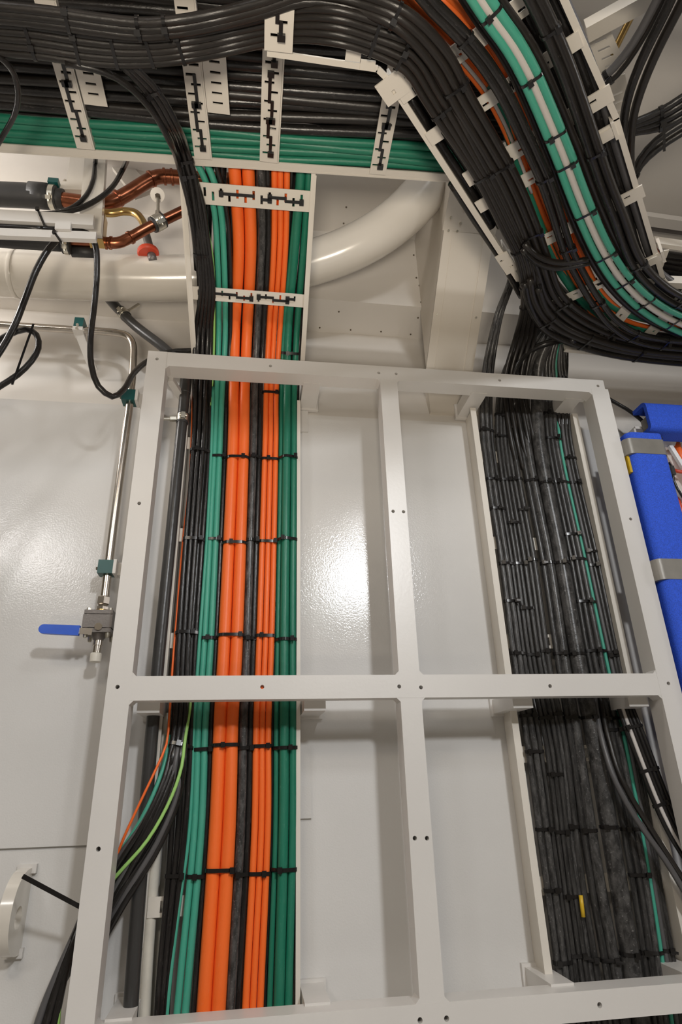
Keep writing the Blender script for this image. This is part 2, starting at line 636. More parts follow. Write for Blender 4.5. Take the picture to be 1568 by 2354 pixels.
for x, sx in ((FX[1], 1), (FX[2], -1), (FX[3], 1), (FX[4], -1)):
    for z, sz in ((FZ[4], -1), (FZ[3], 1), (FZ[2], -1), (FZ[1], 1)):
        fillet(x, z, sx, sz)
# stand-offs that carry the frame, welded to the wall
SO = []
for x0, x1 in ((FX[1] + 0.01, FX[1] + 0.055), (0.398, 0.444), (0.862, 0.908), (FX[4] - 0.06, FX[4] - 0.012)):
    for z0, z1 in ((FZ[4] - 0.001, FZ[4] + 0.036), (FZ[2] - 0.020, FZ[2] + 0.012), (FZ[0] + 0.006, FZ[1] + 0.004)):
        if x0 < 0.3 and z0 > ZC + 0.5:
            continue
        SO.append((x0, x1, z0, z1))
for x0, x1, z0, z1 in SO:
    so = box('stand_off', (x0, 0.036, z0), (x1, 0.166, z1), M_FRAME, None, 0.002)
    frame_parts.append(so)
    wb = box('weld_bead', (x0 - 0.006, 0.156, z0 - 0.006), (x1 + 0.006, 0.1655, z1 + 0.006), M_FRAME, so, 0.004)
# diagonal stay at the top left corner
st = beam('stay', (0.052, 0.05, FZ[4] - 0.006), (0.10, 0.164, FZ[4] - 0.03), X, 0.018, 0.014, M_FRAME)
frame_parts.append(st)
for o in frame_parts:
    o.parent = frame
    o.matrix_parent_inverse = Matrix.Translation(-FRAME_OFF)

# small welded pads left on the wall
for k, (px0, py0, px1, py1) in enumerate(((690, 1805, 716, 1882), (688, 945, 708, 992))):
    a, b = at_y(px0, py1, 0.16), at_y(px1, py0, 0.16)
    o = box('wall_pad', (a.x, 0.1585, a.z), (b.x, 0.1655, b.z), M_WALL, None, 0.003)
    tag(o, ('small off-white rectangular pad welded to the wall below the middle crossbar', 'small off-white pad on the wall just under the top stand-off')[k], 'pad')

# ------------------------------------------------------------------ cables
CABLES = {}


def cable(label, pts, w, mat, group, name='cable', n=10, key=None, cat='cable', step=0.018):
    """w: width in pixels at the middle point, or radius in metres when < 0.2"""
    P_ = [pt(t) if not isinstance(t, Vector) else t for t in pts]
    mid = P_[len(P_) // 2]
    for e, e2 in ((0, 1), (-1, -2)):             # runs that leave the view go on beyond it
        q = proj(P_[e])
        if q[0] < -15 or q[0] > 1595 or q[1] > 2360 or q[1] < -25:
            d = (P_[e] - P_[e2]).normalized()
            if abs(d.x) > 0.8:
                d = Vector((1 if d.x > 0 else -1, 0, 0))
            ex = P_[e] + d * (0.95 if P_[e].z + d.z * 0.95 > 0.05 else max(0.0, (P_[e].z - 0.03)))
            if ex.z < ZC + 1.55:
                P_.insert(0, ex) if e == 0 else P_.append(ex)
    r = w if isinstance(w, tuple) or w < 0.2 else px2m(w, mid) / 2
    o = tube(name, P_, r, mat, None, n, step)
    tag(o, label, cat, group)
    if key:
        CABLES[key] = o
    return o


def hull2(pts):
    pts = sorted(set((round(a, 6), round(b, 6)) for a, b in pts))
    def half(ps):
        h = []
        for p in ps:
            while len(h) > 1 and (h[-1][0] - h[-2][0]) * (p[1] - h[-2][1]) - (h[-1][1] - h[-2][1]) * (p[0] - h[-2][0]) <= 0:
                h.pop()
            h.append(p)
        return h
    lo_, up_ = half(pts), half(pts[::-1])
    return lo_[:-1] + up_[:-1]


def tie(label, objs, px, py, group, wd=0.0072, th=0.0017, head=0.75, tilt=0.0, tail=0.0, z_only=False):
    """cable tie drawn tight round a bundle of cables near the image place (px, py)"""
    base = None
    for o in objs:
        C, r = PATH[o.name]
        for i in range(1, len(C) - 1):
            q = proj(C[i])
            d = (q[0] - px) ** 2 + (q[1] - py) ** 2
            if base is None or d < base[0]:
                base = (d, o, i)
    C, r = PATH[base[1].name]
    Q, T = C[base[2]], (C[base[2] + 1] - C[base[2] - 1]).normalized()
    # finer: shift along the tangent so that the row matches
    best = min((k / 200 * 0.05 - 0.025 for k in range(201)), key=lambda s: (proj(Q + T * s)[0] - px) ** 2 + (proj(Q + T * s)[1] - py) ** 2)
    Q = Q + T * best
    view = (CAM - Q).normalized()
    s = view.cross(T).normalized()
    n = T.cross(s)
    if n.dot(view) < 0:
        n = -n
    if tilt:
        T = (T + s * tilt).normalized()
        s = (s - T * s.dot(T)).normalized()
    pts = []
    for o in objs:
        Co, ro = PATH[o.name]
        bestc = None
        for i in range(len(Co) - 1):
            d0, d1 = (Co[i] - Q).dot(T), (Co[i + 1] - Q).dot(T)
            if d0 * d1 <= 0 and abs(d0 - d1) > 1e-9:
                c = Co[i].lerp(Co[i + 1], d0 / (d0 - d1))
                dd = (c - Q).length
                if bestc is None or dd < bestc[0]:
                    bestc = (dd, c)
        if bestc and bestc[0] < 0.2:
            c = bestc[1] - Q
            for k in range(16):
                a = 2 * math.pi * k / 16
                pts.append((c.dot(s) + (ro + 0.0005) * math.cos(a), c.dot(n) + (ro + 0.0005) * math.sin(a)))
    if len(pts) < 8:
        return None
    H = hull2(pts)
    m_ = len(H)
    cx, cy = sum(h[0] for h in H) / m_, sum(h[1] for h in H) / m_
    bm = bmesh.new()
    rings = []
    for a, b in H:
        l = math.hypot(a - cx, b - cy)
        ea, eb = a + (a - cx) / l * th, b + (b - cy) / l * th
        rings.append([bm.verts.new(Q + s * p + n * q + T * (wd / 2 * k)) for p, q, k in ((a, b, -1), (a, b, 1), (ea, eb, 1), (ea, eb, -1))])
    for i in range(m_):
        j = (i + 1) % m_
        for k in range(4):
            l = (k + 1) % 4
            bm.faces.new((rings[i][k], rings[j][k], rings[j][l], rings[i][l]))
    o = fin(bm, 'cable_tie', M_TIE, None, smooth=True, angle=50)
    tag(o, label, 'cable tie', group)
    # locking head on the camera side of the hull
    xs = [h[0] for h in H]
    xh = min(xs) + (max(xs) - min(xs)) * head
    yh = max((h[1] for h in H if abs(h[0] - xh) < (max(xs) - min(xs)) * 0.3 + 0.004), default=cy)
    hc = Q + s * xh + n * (yh + th + 0.001)
    obox('head', hc, s, T, n, 0.009, wd + 0.004, 0.0065, M_TIE, o, 0.001)
    if tail:
        beam('tail', hc + n * 0.003, hc + n * 0.004 + s * tail + T * tail * 0.2, T, wd * 0.7, 0.0012, M_TIE, o, 0)
    return o


# ------------------------------------------------------------------ left vertical run (behind the frame), rows give left edge, right edge
LR = {}
ROWS = [760, 900, 1000, 1500, 1650, 1900, 2250]
YL = 0.122                                      # face of the wall ladder the cables lie on
LP0 = Vector((0, 0.085, ZC + 1.08))             # the leaning ladder above the frame: a plane
LDIR = Vector((0, -0.911, 0.412)).normalized()
LN = Vector((0, 0.412, 0.911)).normalized()


def on_ladder(px, py, off):
    return at_plane(px, py, LP0 + LN * off, LN)


def left_cable(label, rows, mat, group, key, upper, w=None, extra_low=True, yoff=0.0):
    """rows {y: (xl, xr)} on the wall; upper [(x, y)] centres on the leaning ladder, from low to high"""
    ys = sorted(rows)
    ws = [px2m(rows[y][1] - rows[y][0], at_y(sum(rows[y]) / 2, y, 0.1)) for y in ys]
    r = sum(ws) / len(ws) / 2 * 1.0
    P_ = []
    for x, y in reversed(upper):
        P_.append(on_ladder(x, y, r + 0.005 - yoff))
    for y in ys:
        P_.append(at_y(sum(rows[y]) / 2, y, YL - r - yoff))
    if extra_low:
        d = (P_[-1] - P_[-2]).normalized()
        P_.append(P_[-1] + d * 0.12)
    return cable(label, P_, (r * 1.13, r * 0.985), mat, group, key=key)


G_O, G_G, G_B = 'orange power cables in the left run', 'green cables in the left run', 'black cables in the left run'
left_cable('thick orange power cable, left one of the pair in the vertical run', {900: (526, 549.5), 1000: (525, 548), 1500: (501, 528), 1650: (493, 520), 1900: (482, 510.5), 2250: (457.5, 489.5)}, M_ORANGE, G_O, 'o1',
           [(540, 770), (549, 560), (541, 410), (535, 330)])
left_cable('thick orange power cable, right one of the pair in the vertical run', {900: (551, 574.5), 1000: (549, 573), 1500: (530, 557), 1650: (521, 548), 1900: (512, 542), 2250: (491, 522)}, M_ORANGE, G_O, 'o2',
           [(568, 770), (577, 560), (572, 410), (568, 330)])
left_cable('slim orange cable, left one of the three tied side by side', {900: (606, 618), 1000: (604, 616), 1500: (588, 602), 1650: (583, 596), 1900: (578, 593), 2250: (560, 576)}, M_ORANGE, G_O, 'o3',
           [(618, 770), (630, 560), (631, 410), (630, 330)])
left_cable('slim orange cable, middle one of the three tied side by side', {900: (618, 629), 1000: (617, 627.5), 1500: (603, 616), 1650: (597, 609.5), 1900: (594, 608), 2250: (577, 592)}, M_ORANGE, G_O, 'o4',
           [(630, 770), (644, 560), (645, 410), (645, 330)])
left_cable('slim orange cable, right one of the three tied side by side', {900: (630, 641), 1000: (629, 640.5), 1500: (617, 630), 1650: (611, 624), 1900: (609, 623), 2250: (593, 609)}, M_ORANGE, G_O, 'o5',
           [(643, 770), (657, 560), (660, 410), (660, 330)])
left_cable('bright green cable between the black bundle and the thick orange pair, left one of two', {900: (494, 503), 1000: (489.5, 500), 1500: (461.5, 475.5), 1650: (450, 464.5), 1900: (440, 455), 2250: (405, 424)}, M_TEAL, G_G, 'g1',
           [(503, 770), (500, 590), (490, 470), (470, 410), (440, 350)])
left_cable('bright green cable between the black bundle and the thick orange pair, right one of two', {900: (505, 517), 1000: (501, 512.5), 1500: (476.5, 490.5), 1650: (465, 481), 1900: (456, 471), 2250: (424, 442)}, M_TEAL, G_G, 'g2',
           [(518, 770), (515, 590), (506, 470), (486, 400), (460, 345)])
left_cable('deep green cable, left and half hidden one of the three beside the slim orange trio', {900: (643, 652), 1000: (642, 651), 1500: (633, 643), 1650: (629, 642), 1900: (627, 641), 2250: (615, 629.5)}, M_GREEN, G_G, 'g3',
           [(652, 770), (672, 560), (686, 410), (688, 330)], yoff=-0.004)
left_cable('thick deep green cable, middle one of the three beside the slim orange trio', {900: (652, 668), 1000: (651, 668), 1500: (643, 664), 1650: (643, 664), 1900: (641, 663), 2250: (630, 656)}, M_GREEN, G_G, 'g4',
           [(662, 770), (679, 560), (691, 410), (694, 330)])
left_cable('deep green cable at the right edge of the left vertical run', {900: (669, 684), 1000: (669, 683), 1500: (665, 680), 1650: (665, 681), 1900: (664, 682), 2250: (657, 672)}, M_GREEN, G_G, 'g5',
           [(682, 770), (699, 560), (710, 410), (712, 330)])
left_cable('dark shiny black cable between the thick orange pair and the slim orange trio, wider one', {900: (577, 594), 1000: (575, 592), 1500: (558, 576), 1650: (551, 571), 1900: (544, 563.5), 2250: (524.5, 543)}, M_BRAID, G_B, 'k1',
           [(591, 770), (602, 560), (599, 410), (596, 330)])
left_cable('black cable hugging the left side of the slim orange trio', {900: (594, 604), 1000: (592, 603), 1500: (576, 587), 1650: (571, 582), 1900: (564, 577), 2250: (543, 558)}, M_BLACK, G_B, 'k2',
           [(606, 770), (617, 560), (616, 410), (613, 330)])
left_cable('black cable hugging the left side of the thick orange pair', {900: (517, 526), 1000: (514, 524), 1500: (491, 500), 1650: (482, 492), 1900: (472, 481), 2250: (444, 456)}, M_BLACK, G_B, 'k3',
           [(530, 770), (529, 600), (523, 500), (508, 420), (485, 345)])
left_cable('thin black cable along the outer right edge of the left run', {900: (683, 689), 1000: (681, 687), 1500: (679, 684), 1650: (679, 684), 1900: (680, 685), 2250: (669, 674)}, M_BLACK, G_B, 'k4',
           [(692, 770), (704, 600), (714, 410), (716, 330)], yoff=-0.008)
# added black filler strands standing in for shade in gaps between coloured cables
left_cable('black cable between the slim orange trio and the deep green three', {900: (638, 645), 1000: (638, 644), 1500: (628, 634), 1650: (623, 630), 1900: (621, 628), 2250: (607, 615)}, M_BLACK, G_B, 'k5',
           [(648, 770), (662, 560), (670, 410), (672, 330)], yoff=-0.006)

for i in range(9):  # black fillers added behind the ladder cables for the shade in gaps
    x = 470 + i * 27
    cable('black cable hidden in the back layer of the leaning ladder, %s' % nth(i, 9), [on_ladder(x + 12 + i * 2.2, 330, 0.040), on_ladder(x + 9 + i * 2.0, 410, 0.040), on_ladder(x + 3 + i * 1.0, 600, 0.038), on_ladder(x - 2 - i * 0.8, 770, 0.034), at_y(x - 6 - i * 1.2, 890, 0.150), at_y(x - 8 - i * 1.4, 960, 0.152)], 0.0125, M_BLACK, G_B)
# the black bundle on the left of the run, part of it fans out at the bottom
BB = [((444, 454), (440, 452), (401, 413), (394, 405)), ((454, 463), (452, 461), (413, 423), (405, 416)), ((463, 472), (461, 469.5), (423, 433), (416, 427)),
      ((472, 481), (469.5, 478), (433, 443), (427, 437)), ((481, 490), (478, 487), (443, 454), (436, 447))]
LOWB = [((387, 403), (359, 373)), ((403, 417), (372, 384)), ((418, 434), (383, 395))]
NB = 5
for i, (a, b, c, d) in enumerate(BB):
    r900 = (a[0] - 3, a[1] - 2)
    rows = {890: r900, 1000: b, 1240: ((b[0] * 0.52 + c[0] * 0.48), (b[1] * 0.52 + c[1] * 0.48)), 1500: c, 1650: d}
    up = [(sum(a) / 2, 770), (462 + i * 7.0, 660), (455 + i * 6.0, 560), (438 + i * 7.2, 470), (428 + i * 6.0, 420), (414 + i * 5.6, 360)]
    wsum = 0.0052
    P_ = [on_ladder(x, y, 0.006 if y > 700 else -0.016) for x, y in reversed(up)]
    for y in sorted(rows):
        P_.append(at_y(sum(rows[y]) / 2, y, YL - 0.009))
    if i in (0, 2, 4):
        lo = LOWB[i // 2]
        P_.append(at_y(sum(lo[0]) / 2, 1900, YL - 0.010))
        P_.append(at_y(sum(lo[1]) / 2, 2250, YL - 0.010))
        P_.append(at_y(sum(lo[1]) / 2 - 10, 2400, YL - 0.010))
    else:
        e = 0 if i == 1 else 1
        P_ += [at_y(404 + e * 14, 1715, YL - 0.020), at_y(380 + e * 12, 1800, 0.085), at_y(330 + e * 14, 1920, 0.075), at_y(272 + e * 4, 2020 + e * 20, 0.085), at_y(222 + e * 6, 2110 + 20 * e, 0.10),
               at_y(150 + e * 8, 2230, 0.09), at_y(100 + e * 16, 2354, 0.08), at_y(80 + e * 16, 2420, 0.08)]
    cable('black cable, %s in the left bundle of the left run' % nth(i, NB), P_, 0.0057, M_BLACK, G_B, key='b%d' % i)
# more of the bundle coming down from the tray over the front of the leaning ladder
for i in range(3):
    P_ = [at_z(278 + i * 12, 148, 1.13), at_z(318 + i * 14, 190, 1.14), at_z(352 + i * 13, 232, 1.15), at_z(385 + i * 12, 290, 1.16), on_ladder(408 + i * 12, 350, -0.03), on_ladder(425 + i * 12, 410, -0.022), on_ladder(440 + i * 11, 500, -0.018), on_ladder(452 + i * 11, 590, -0.012),
          on_ladder(458 + i * 11, 650, 0.004), on_ladder(456 + i * 11, 760, 0.006), at_y(450 + i * 11, 890, YL - 0.022)]
    P_ += [at_y(446 + i * 11, 1000, YL - 0.021), at_y(428 + i * 11, 1240, YL - 0.020), at_y(410 + i * 11, 1500, YL - 0.02), at_y(400 + i * 11, 1690, YL - 0.022),
           at_y(378 + i * 8, 1790, 0.085), at_y(330 + i * 10, 1895, 0.075), at_y(270 + i * 9, 1990 + i * 15, 0.08), at_y(215 + i * 9, 2090 + 10 * i, 0.10), at_y(150, 2250, 0.10)]
    cable('black cable, %s of three dropping from tray across the leaning ladder' % nth(i, 3), P_, 0.0056, M_BLACK, 'black cables dropping from the upper tray', key='d%d' % i)

# thin coloured wires
cable('thin orange wire left of the black bundle, bending off to the lower left',
      [at_y(444, 890, 0.122), at_y(436, 1100, 0.122), at_y(421, 1241, 0.120), at_y(406, 1420, 0.116), at_y(397, 1530, 0.112), at_y(389, 1650, 0.105), at_y(383, 1710, 0.095), at_y(360, 1765, 0.085), at_y(322, 1845, 0.078), at_y(285, 1925, 0.075), at_y(262, 1985, 0.085), at_y(225, 2080, 0.10)],
      0.0026, M_ORANGE, 'thin coloured wires of the left run', key='tw0', name='wire', cat='wire')
cable('lime green earth wire bending off to the lower left in front of the black fan',
      [on_ladder(476, 520, 0.0), on_ladder(489, 600, 0.0), on_ladder(492, 700, 0.002), on_ladder(492, 790, 0.004), at_y(488, 880, 0.112), at_y(482, 960, 0.116), at_y(462, 1300, 0.116), at_y(440, 1600, 0.112), at_y(424, 1712, 0.088), at_y(418, 1760, 0.078), at_y(395, 1830, 0.072), at_y(340, 1930, 0.068), at_y(266, 2015, 0.075), at_y(200, 2100, 0.10), at_y(160, 2200, 0.07), at_y(140, 2290, 0.06), at_y(130, 2400, 0.06)],
      0.0034, M_LIME, 'thin coloured wires of the left run', key='tw1', name='wire', cat='wire')
cable('thin green wire between the black bundle and the bright green pair',
      [at_y(490, 890, 0.112), at_y(487, 1000, 0.110), at_y(478, 1200, 0.110), at_y(457, 1500, 0.110), at_y(447, 1650, 0.112), at_y(436, 1900, 0.115), at_y(412, 2080, 0.112), at_y(391, 2250, 0.11), at_y(378, 2400, 0.11)],
      0.0040, M_TEAL, 'thin coloured wires of the left run', key='tw2', name='wire', cat='wire')
cable('green wire bending off to the lower left beside the thin orange wire',
      [at_y(386, 1690, 0.115), at_y(382, 1740, 0.105), at_y(364, 1800, 0.095), at_y(325, 1885, 0.085), at_y(272, 1970, 0.085), at_y(225, 2070, 0.10)],
      0.0050, M_TEAL, 'thin coloured wires of the left run', key='tw3', name='wire', cat='wire')
# the fan of black cables
NF = 8
for i in range(NF):
    t = i / (NF - 1)
    cable('black cable, %s in the fan sweeping behind the left post' % nth(i, NF, 'from the top'),
          [at_y(398 + 22 * t + (i % 2) * 6, 1690, 0.112), at_y(394 + 30 * t, 1735, 0.100 - 0.01 * (i % 2)), at_y(375 + 38 * t, 1800 + 26 * t, 0.088 + 0.006 * (i % 3)),
           at_y(330 + 36 * t, 1890 + 55 * t, 0.080 + 0.006 * (i % 3)), at_y(270 + 14 * t, 1975 + 105 * t, 0.082), at_y(218 + 14 * t, 2080 + 90 * t, 0.10), at_y(160 + 20 * t, 2190 + 60 * t, 0.12)],
          0.0052 + 0.0008 * (i % 2), M_BLACK if i % 3 else M_GREYC, 'black cables fanning out behind the frame', key='f%d' % i)
for i in range(3):
    cable('black cable, %s in the strand at the lower left corner' % nth(i, 3),
          [at_y(196 + i * 4, 2090, 0.09), at_y(172 + i * 3, 2148, 0.075), at_y(140 + i * 7, 2220, 0.065), at_y(102 + i * 16, 2310, 0.06), at_y(82 + i * 20, 2370, 0.06), at_y(66 + i * 22, 2430, 0.06)],
          0.0068 if i != 1 else 0.008, M_BLACK if i else M_GREYC, 'black strand at the lower left corner', key='s%d' % i)

# ------------------------------------------------------------------ right vertical run
RR = {}
GR = 'black cables in the right run'
YR = 0.125
RROWS = (1000, 1300, 1540, 1700, 2000, 2250)
RC = [
    ('r0', [(1105, 1116), (1149, 1160), (1179, 1192), (1203, 1219), (1245, 1260), (1278, 1294)], M_BRAID),
    ('r1', [(1116, 1126), (1160, 1173), (1192, 1205), (1219, 1234), (1260, 1278), (1293, 1310)], M_BRAID),
    ('r2', [(1126, 1136), (1173, 1182), (1205, 1214), (1234, 1245), (1276, 1286), (1310, 1319)], M_DUSTY),
    ('r3', [(1139, 1148), (1183, 1192), (1215, 1226), (1249, 1259), (1286, 1298), (1318, 1332)], M_DUSTY),
    ('r4', [(1148, 1156), (1192, 1201), (1226, 1236), (1259, 1271), (1298, 1309), (1331, 1344)], M_DUSTY),
    ('r5', [(1156, 1164), (1201, 1214), (1236, 1250), (1271, 1283), (1309, 1319), (1344, 1356)], M_DUSTY),
    ('r6', [(1164, 1173), (1214, 1224), (1249, 1258), (1283, 1292), (1318, 1328), (1355, 1367)], M_BRAID),
    ('r7', [(1172, 1186), (1223, 1236), (1257, 1271), (1291, 1304), (1327, 1341), (1366, 1382)], M_DUSTY),
    ('r8', [(1191, 1203), (1243, 1257), (1279, 1293), (1305, 1319), (1346, 1362), (1389, 1407)], M_DUSTY),
    ('r9', [(1202, 1219), (1256, 1275), (1292, 1312), (1317, 1339), (1361, 1387), (1405, 1435)], M_BRAID),
    ('r10', [(1222, 1252), (1276, 1308), (1316, 1351), (1347, 1384), (1396, 1437), (1436, 1478)], M_BRAID),
    ('r11', [(1254, 1263), (1311, 1321), (1353, 1364), (1390, 1402), (1442, 1457), (1481, 1496)], M_DUSTY),
    ('r12', [(1263, 1273), (1321, 1334), (1364, 1380), (1402, 1417), (1457, 1473), (1496, 1509)], M_DUSTY),
    ('r13', [(1272, 1282), (1333, 1345), (1379, 1396), (1416, 1431), (1472, 1488), (1508, 1523)], M_BRAID),
    ('rg', [(1281, 1290), (1344, 1352), (1395, 1403), (1432, 1440), (1487, 1494), (1524, 1534)], M_TEAL),
    ('r14', [(1291, 1299), (1353, 1362), (1404, 1414), (1440, 1450), (1493, 1503), (1534, 1545)], M_GREYC),
    ('r15', [(1298, 1307), (1361, 1372), (1413, 1423), (1449, 1458), (1500, 1509), (1543, 1553)], M_DUSTY),
    ('r16', [(1306, 1315), (1371, 1382), (1422, 1431), (1457, 1467), (1508, 1517), (1551, 1561)], M_DUSTY),
]
RUP = {}
NR = len(RC) - 1
kk = 0
for key, rows, mat in RC:
    ws = [px2m(b - a, at_y((a + b) / 2, y, 0.1)) for y, (a, b) in zip(RROWS, rows)]
    r = sum(ws) / len(ws) / 2
    x1000 = sum(rows[0]) / 2
    P_ = []
    t = (x1000 - 1105) / 210.0
    yy = YR - r
    # above the frame the run bends forward towards the tray
    if t < 0.17:
        P_ = [at_z(1178 + 60 * t, 600, 1.28), at_z(1168 + 90 * t, 650, 1.27), at_y(1140 + 120 * t, 720, -0.03), at_y(1121 + 160 * t, 790, 0.04), at_y(1106 + 200 * t, 870, 0.09)]
    else:
        P_ = [at_z(1260 + 70 * t, 700, 1.24), at_y(1208 + 95 * t, 770, 0.01), at_y(1140 + 160 * t, 830, 0.06), at_y(1113 + 196 * t, 890, 0.10)]
    for y, (a, b) in zip(RROWS, rows):
        P_.append(at_y((a + b) / 2, y, yy))
    d = (P_[-1] - P_[-2]).normalized()
    P_.append(P_[-1] + d * 0.16)
    if key == 'rg':
        lab, gp = 'thin bright green cable among the black cables of the right vertical run', 'black cables in the right run'
    elif key == 'r10':
        lab, gp = 'thickest black braided cable in the middle of the right vertical run', GR
    else:
        lab, gp = 'black cable, %s in the right vertical run' % nth(kk, NR), GR
    if key != 'rg':
        kk += 1
    RR[key] = cable(lab, P_, r * 1.02, mat, gp, key=key)

# cables leaving the right run at the lower right
for i in range(2):
    cable('dark grey cable, %s of two crossing over the right run' % ('lower', 'upper')[i],
          [at_y(1362 + i * 14, 1560, 0.115), at_y(1372 + i * 14, 1640, 0.10), at_y(1384 + i * 16, 1700, 0.082), at_y(1408 + i * 16, 1780, 0.066), at_y(1440 + i * 18, 1845, 0.06), at_y(1478 + i * 18, 1905, 0.06), at_y(1530 + i * 12, 1978, 0.06), at_y(1580 + i * 14, 2060, 0.06), at_y(1640, 2160, 0.06)],
          0.0062, M_GREYC if i == 0 else M_BROWN, 'cables leaving the right run', key='x%d' % i)
for i in range(5):
    cable('%s cable, %s of five curving off beside the right post' % ('pale grey' if i in (1,) else 'black', nth(i, 5)),
          [at_y(1406 + i * 8, 1560, 0.104), at_y(1420 + i * 8, 1620, 0.092), at_y(1444 + i * 9, 1690, 0.084), at_y(1476 + i * 9, 1775, 0.080), at_y(1506 + i * 9, 1850, 0.078), at_y(1540 + i * 9, 1920, 0.075), at_y(1580 + i * 7, 1985, 0.075), at_y(1640 + i * 4, 2090, 0.075)],
          0.0048, M_WHITEC if i == 1 else M_BLACK, 'cables leaving the right run', key='y%d' % i)
mk = tube('marker_sleeve', [at_y(1335, 2058, YR - 0.020), at_y(1341, 2108, YR - 0.020)], 0.0042, M_YELLOW)
tag(mk, 'small yellow marker sleeve on a black cable low in the right run', 'marker')

# ties of the vertical runs
TB = {'left bundle of the left run': (['b0', 'b1', 'b2', 'b3', 'b4', 'd0', 'd1', 'd2'], [(462, 1040), (445, 1242), (428, 1455), (412, 1712)]),
      'bright green pair': (['g1', 'g2', 'k3'], [(504, 1050), (492, 1240), (483, 1467), (468, 1722), (450, 2014)]),
      'thick orange pair': (['o1', 'o2'], [(548, 1055), (541, 1250), (529, 1462), (515, 1714), (505, 2001)]),
      'black pair between the orange cables': (['k1', 'k2'], [(588, 1052), (582, 1243), (573, 1468), (566, 1720), (553, 2010)]),
      'slim orange trio': (['o3', 'o4', 'o5'], [(624, 903), (623, 1057), (619, 1246), (610, 1462), (603, 1715), (597, 2008)]),
      'deep green three': (['g3', 'g4', 'g5'], [(672, 812), (664, 1052), (662, 1240), (657, 1470), (655, 1719), (654, 1999)]),
      'three black strays low in the left run': (['b0', 'b2', 'b4'], [(405, 2014)])}
hd = [0.3, 0.8, 0.72, 0.35, 0.85, 0.4, 0.9]
for q, (nm, (keys, spots)) in enumerate(TB.items()):
    for i, (x, y) in enumerate(spots):
        tie('black cable tie, %s, on the %s' % (nth(i, len(spots), 'from the top') if len(spots) > 1 else 'the only one', nm), [CABLES[k] for k in keys], x, y,
            'cable ties of the left run', head=hd[(q + i) % 7])
TR = {'leftmost bundle of the right run': (['r0', 'r1', 'r2'], [(1118, 990), (1130, 1103), (1143, 1170), (1160, 1295), (1175, 1383), (1194, 1502), (1216, 1645), (1228, 1728), (1250, 1907), (1268, 2047), (1298, 2212)]),
      'second bundle of the right run': (['r3', 'r4', 'r5'], [(1152, 955), (1152, 1004), (1170, 1104), (1184, 1202), (1198, 1296), (1219, 1399), (1232, 1506), (1255, 1650), (1276, 1780), (1296, 1912), (1315, 2060), (1335, 2196)]),
      'third bundle of the right run': (['r6', 'r7'], [(1174, 985), (1188, 1103), (1208, 1172), (1225, 1288), (1258, 1497), (1280, 1642), (1323, 1900), (1366, 2205)]),
      'fourth bundle of the right run': (['r8', 'r9'], [(1220, 1107), (1258, 1296), (1294, 1503), (1316, 1650), (1362, 1908), (1408, 2206)]),
      'thickest black cable of the right run': (['r10'], [(1255, 1113), (1292, 1296), (1330, 1504), (1355, 1650), (1402, 1900), (1452, 2190)]),
      'right run bundle with the green cable': (['r11', 'r12', 'r13', 'rg'], [(1268, 952), (1273, 1008), (1292, 1108), (1314, 1229), (1328, 1285), (1350, 1382), (1375, 1497), (1411, 1652), (1415, 1678), (1452, 1905), (1470, 2010), (1505, 2190)]),
      'rightmost bundle of the right run': (['r14', 'r15', 'r16'], [(1316, 1053), (1325, 1110), (1364, 1267), (1370, 1299), (1409, 1500), (1412, 1507), (1545, 2184)]),
      'five cables curving beside the right post': (['y0', 'y1', 'y2', 'y3', 'y4'], [(1462, 1670), (1492, 1770), (1522, 1848)])}
for q, (nm, (keys, spots)) in enumerate(TR.items()):
    for i, (x, y) in enumerate(spots):
        tie('black cable tie, %s, on the %s' % (nth(i, len(spots), 'from the top'), nm), [CABLES[k] for k in keys], x, y,
            'cable ties of the right run', head=hd[(q * 2 + i) % 7], wd=0.0068, tail=0.010 if (q + i) % 4 == 0 and q < 7 else 0)

# wall ladders behind the two vertical runs
def wall_ladder(lab, left_px, right_px, ydep, lipw):
    root = empty('cable_ladder', at_y((left_px[0] + right_px[0]) / 2, 1500, 0.165))
    off = Matrix.Translation(-root.location)
    tag(root, lab, 'cable ladder', 'cable ladders on the wall')
    zt, zb = ZC + 0.965, 0.25
    for (x, y) in (left_px, right_px):
        xx = at_y(x, y, ydep).x
        o = box('side_rail', (xx - 0.0035, ydep, zb), (xx + 0.0035, 0.164, zt), M_TRAY, root, 0.001)
        o.matrix_parent_inverse = off
        o = box('rail_lip', (xx - (lipw if x == left_px[0] else 0.004), ydep - 0.002, zb), (xx + (0.004 if x == left_px[0] else lipw), ydep + 0.002, zt), M_TRAY, root, 0.0006)
        o.matrix_parent_inverse = off
    xa, xb = at_y(left_px[0], left_px[1], ydep).x, at_y(right_px[0], right_px[1], ydep).x
    for k in range(9):
        z = zt - 0.14 - k * 0.26
        o = plate('rung', ((xa + xb) / 2, 0.130, z), X, Z, xb - xa - 0.008, 0.035, 0.003, [(j * 0.024 - (xb - xa) / 2 + 0.03, 0, 0.005, 0.02) for j in range(int((xb - xa - 0.05) / 0.024))], M_TRAY, root)
        o.matrix_parent_inverse = off
    return root


wall_ladder('off-white wall ladder behind the orange and green cables of the left run', (427, 1000), (686, 1200), 0.112, 0.005)
wall_ladder('off-white wall ladder behind the black cables of the right run', (1098, 1000), (1328, 1000), 0.10, 0.012)

# ------------------------------------------------------------------ tray rungs with slots and the ties threaded through them


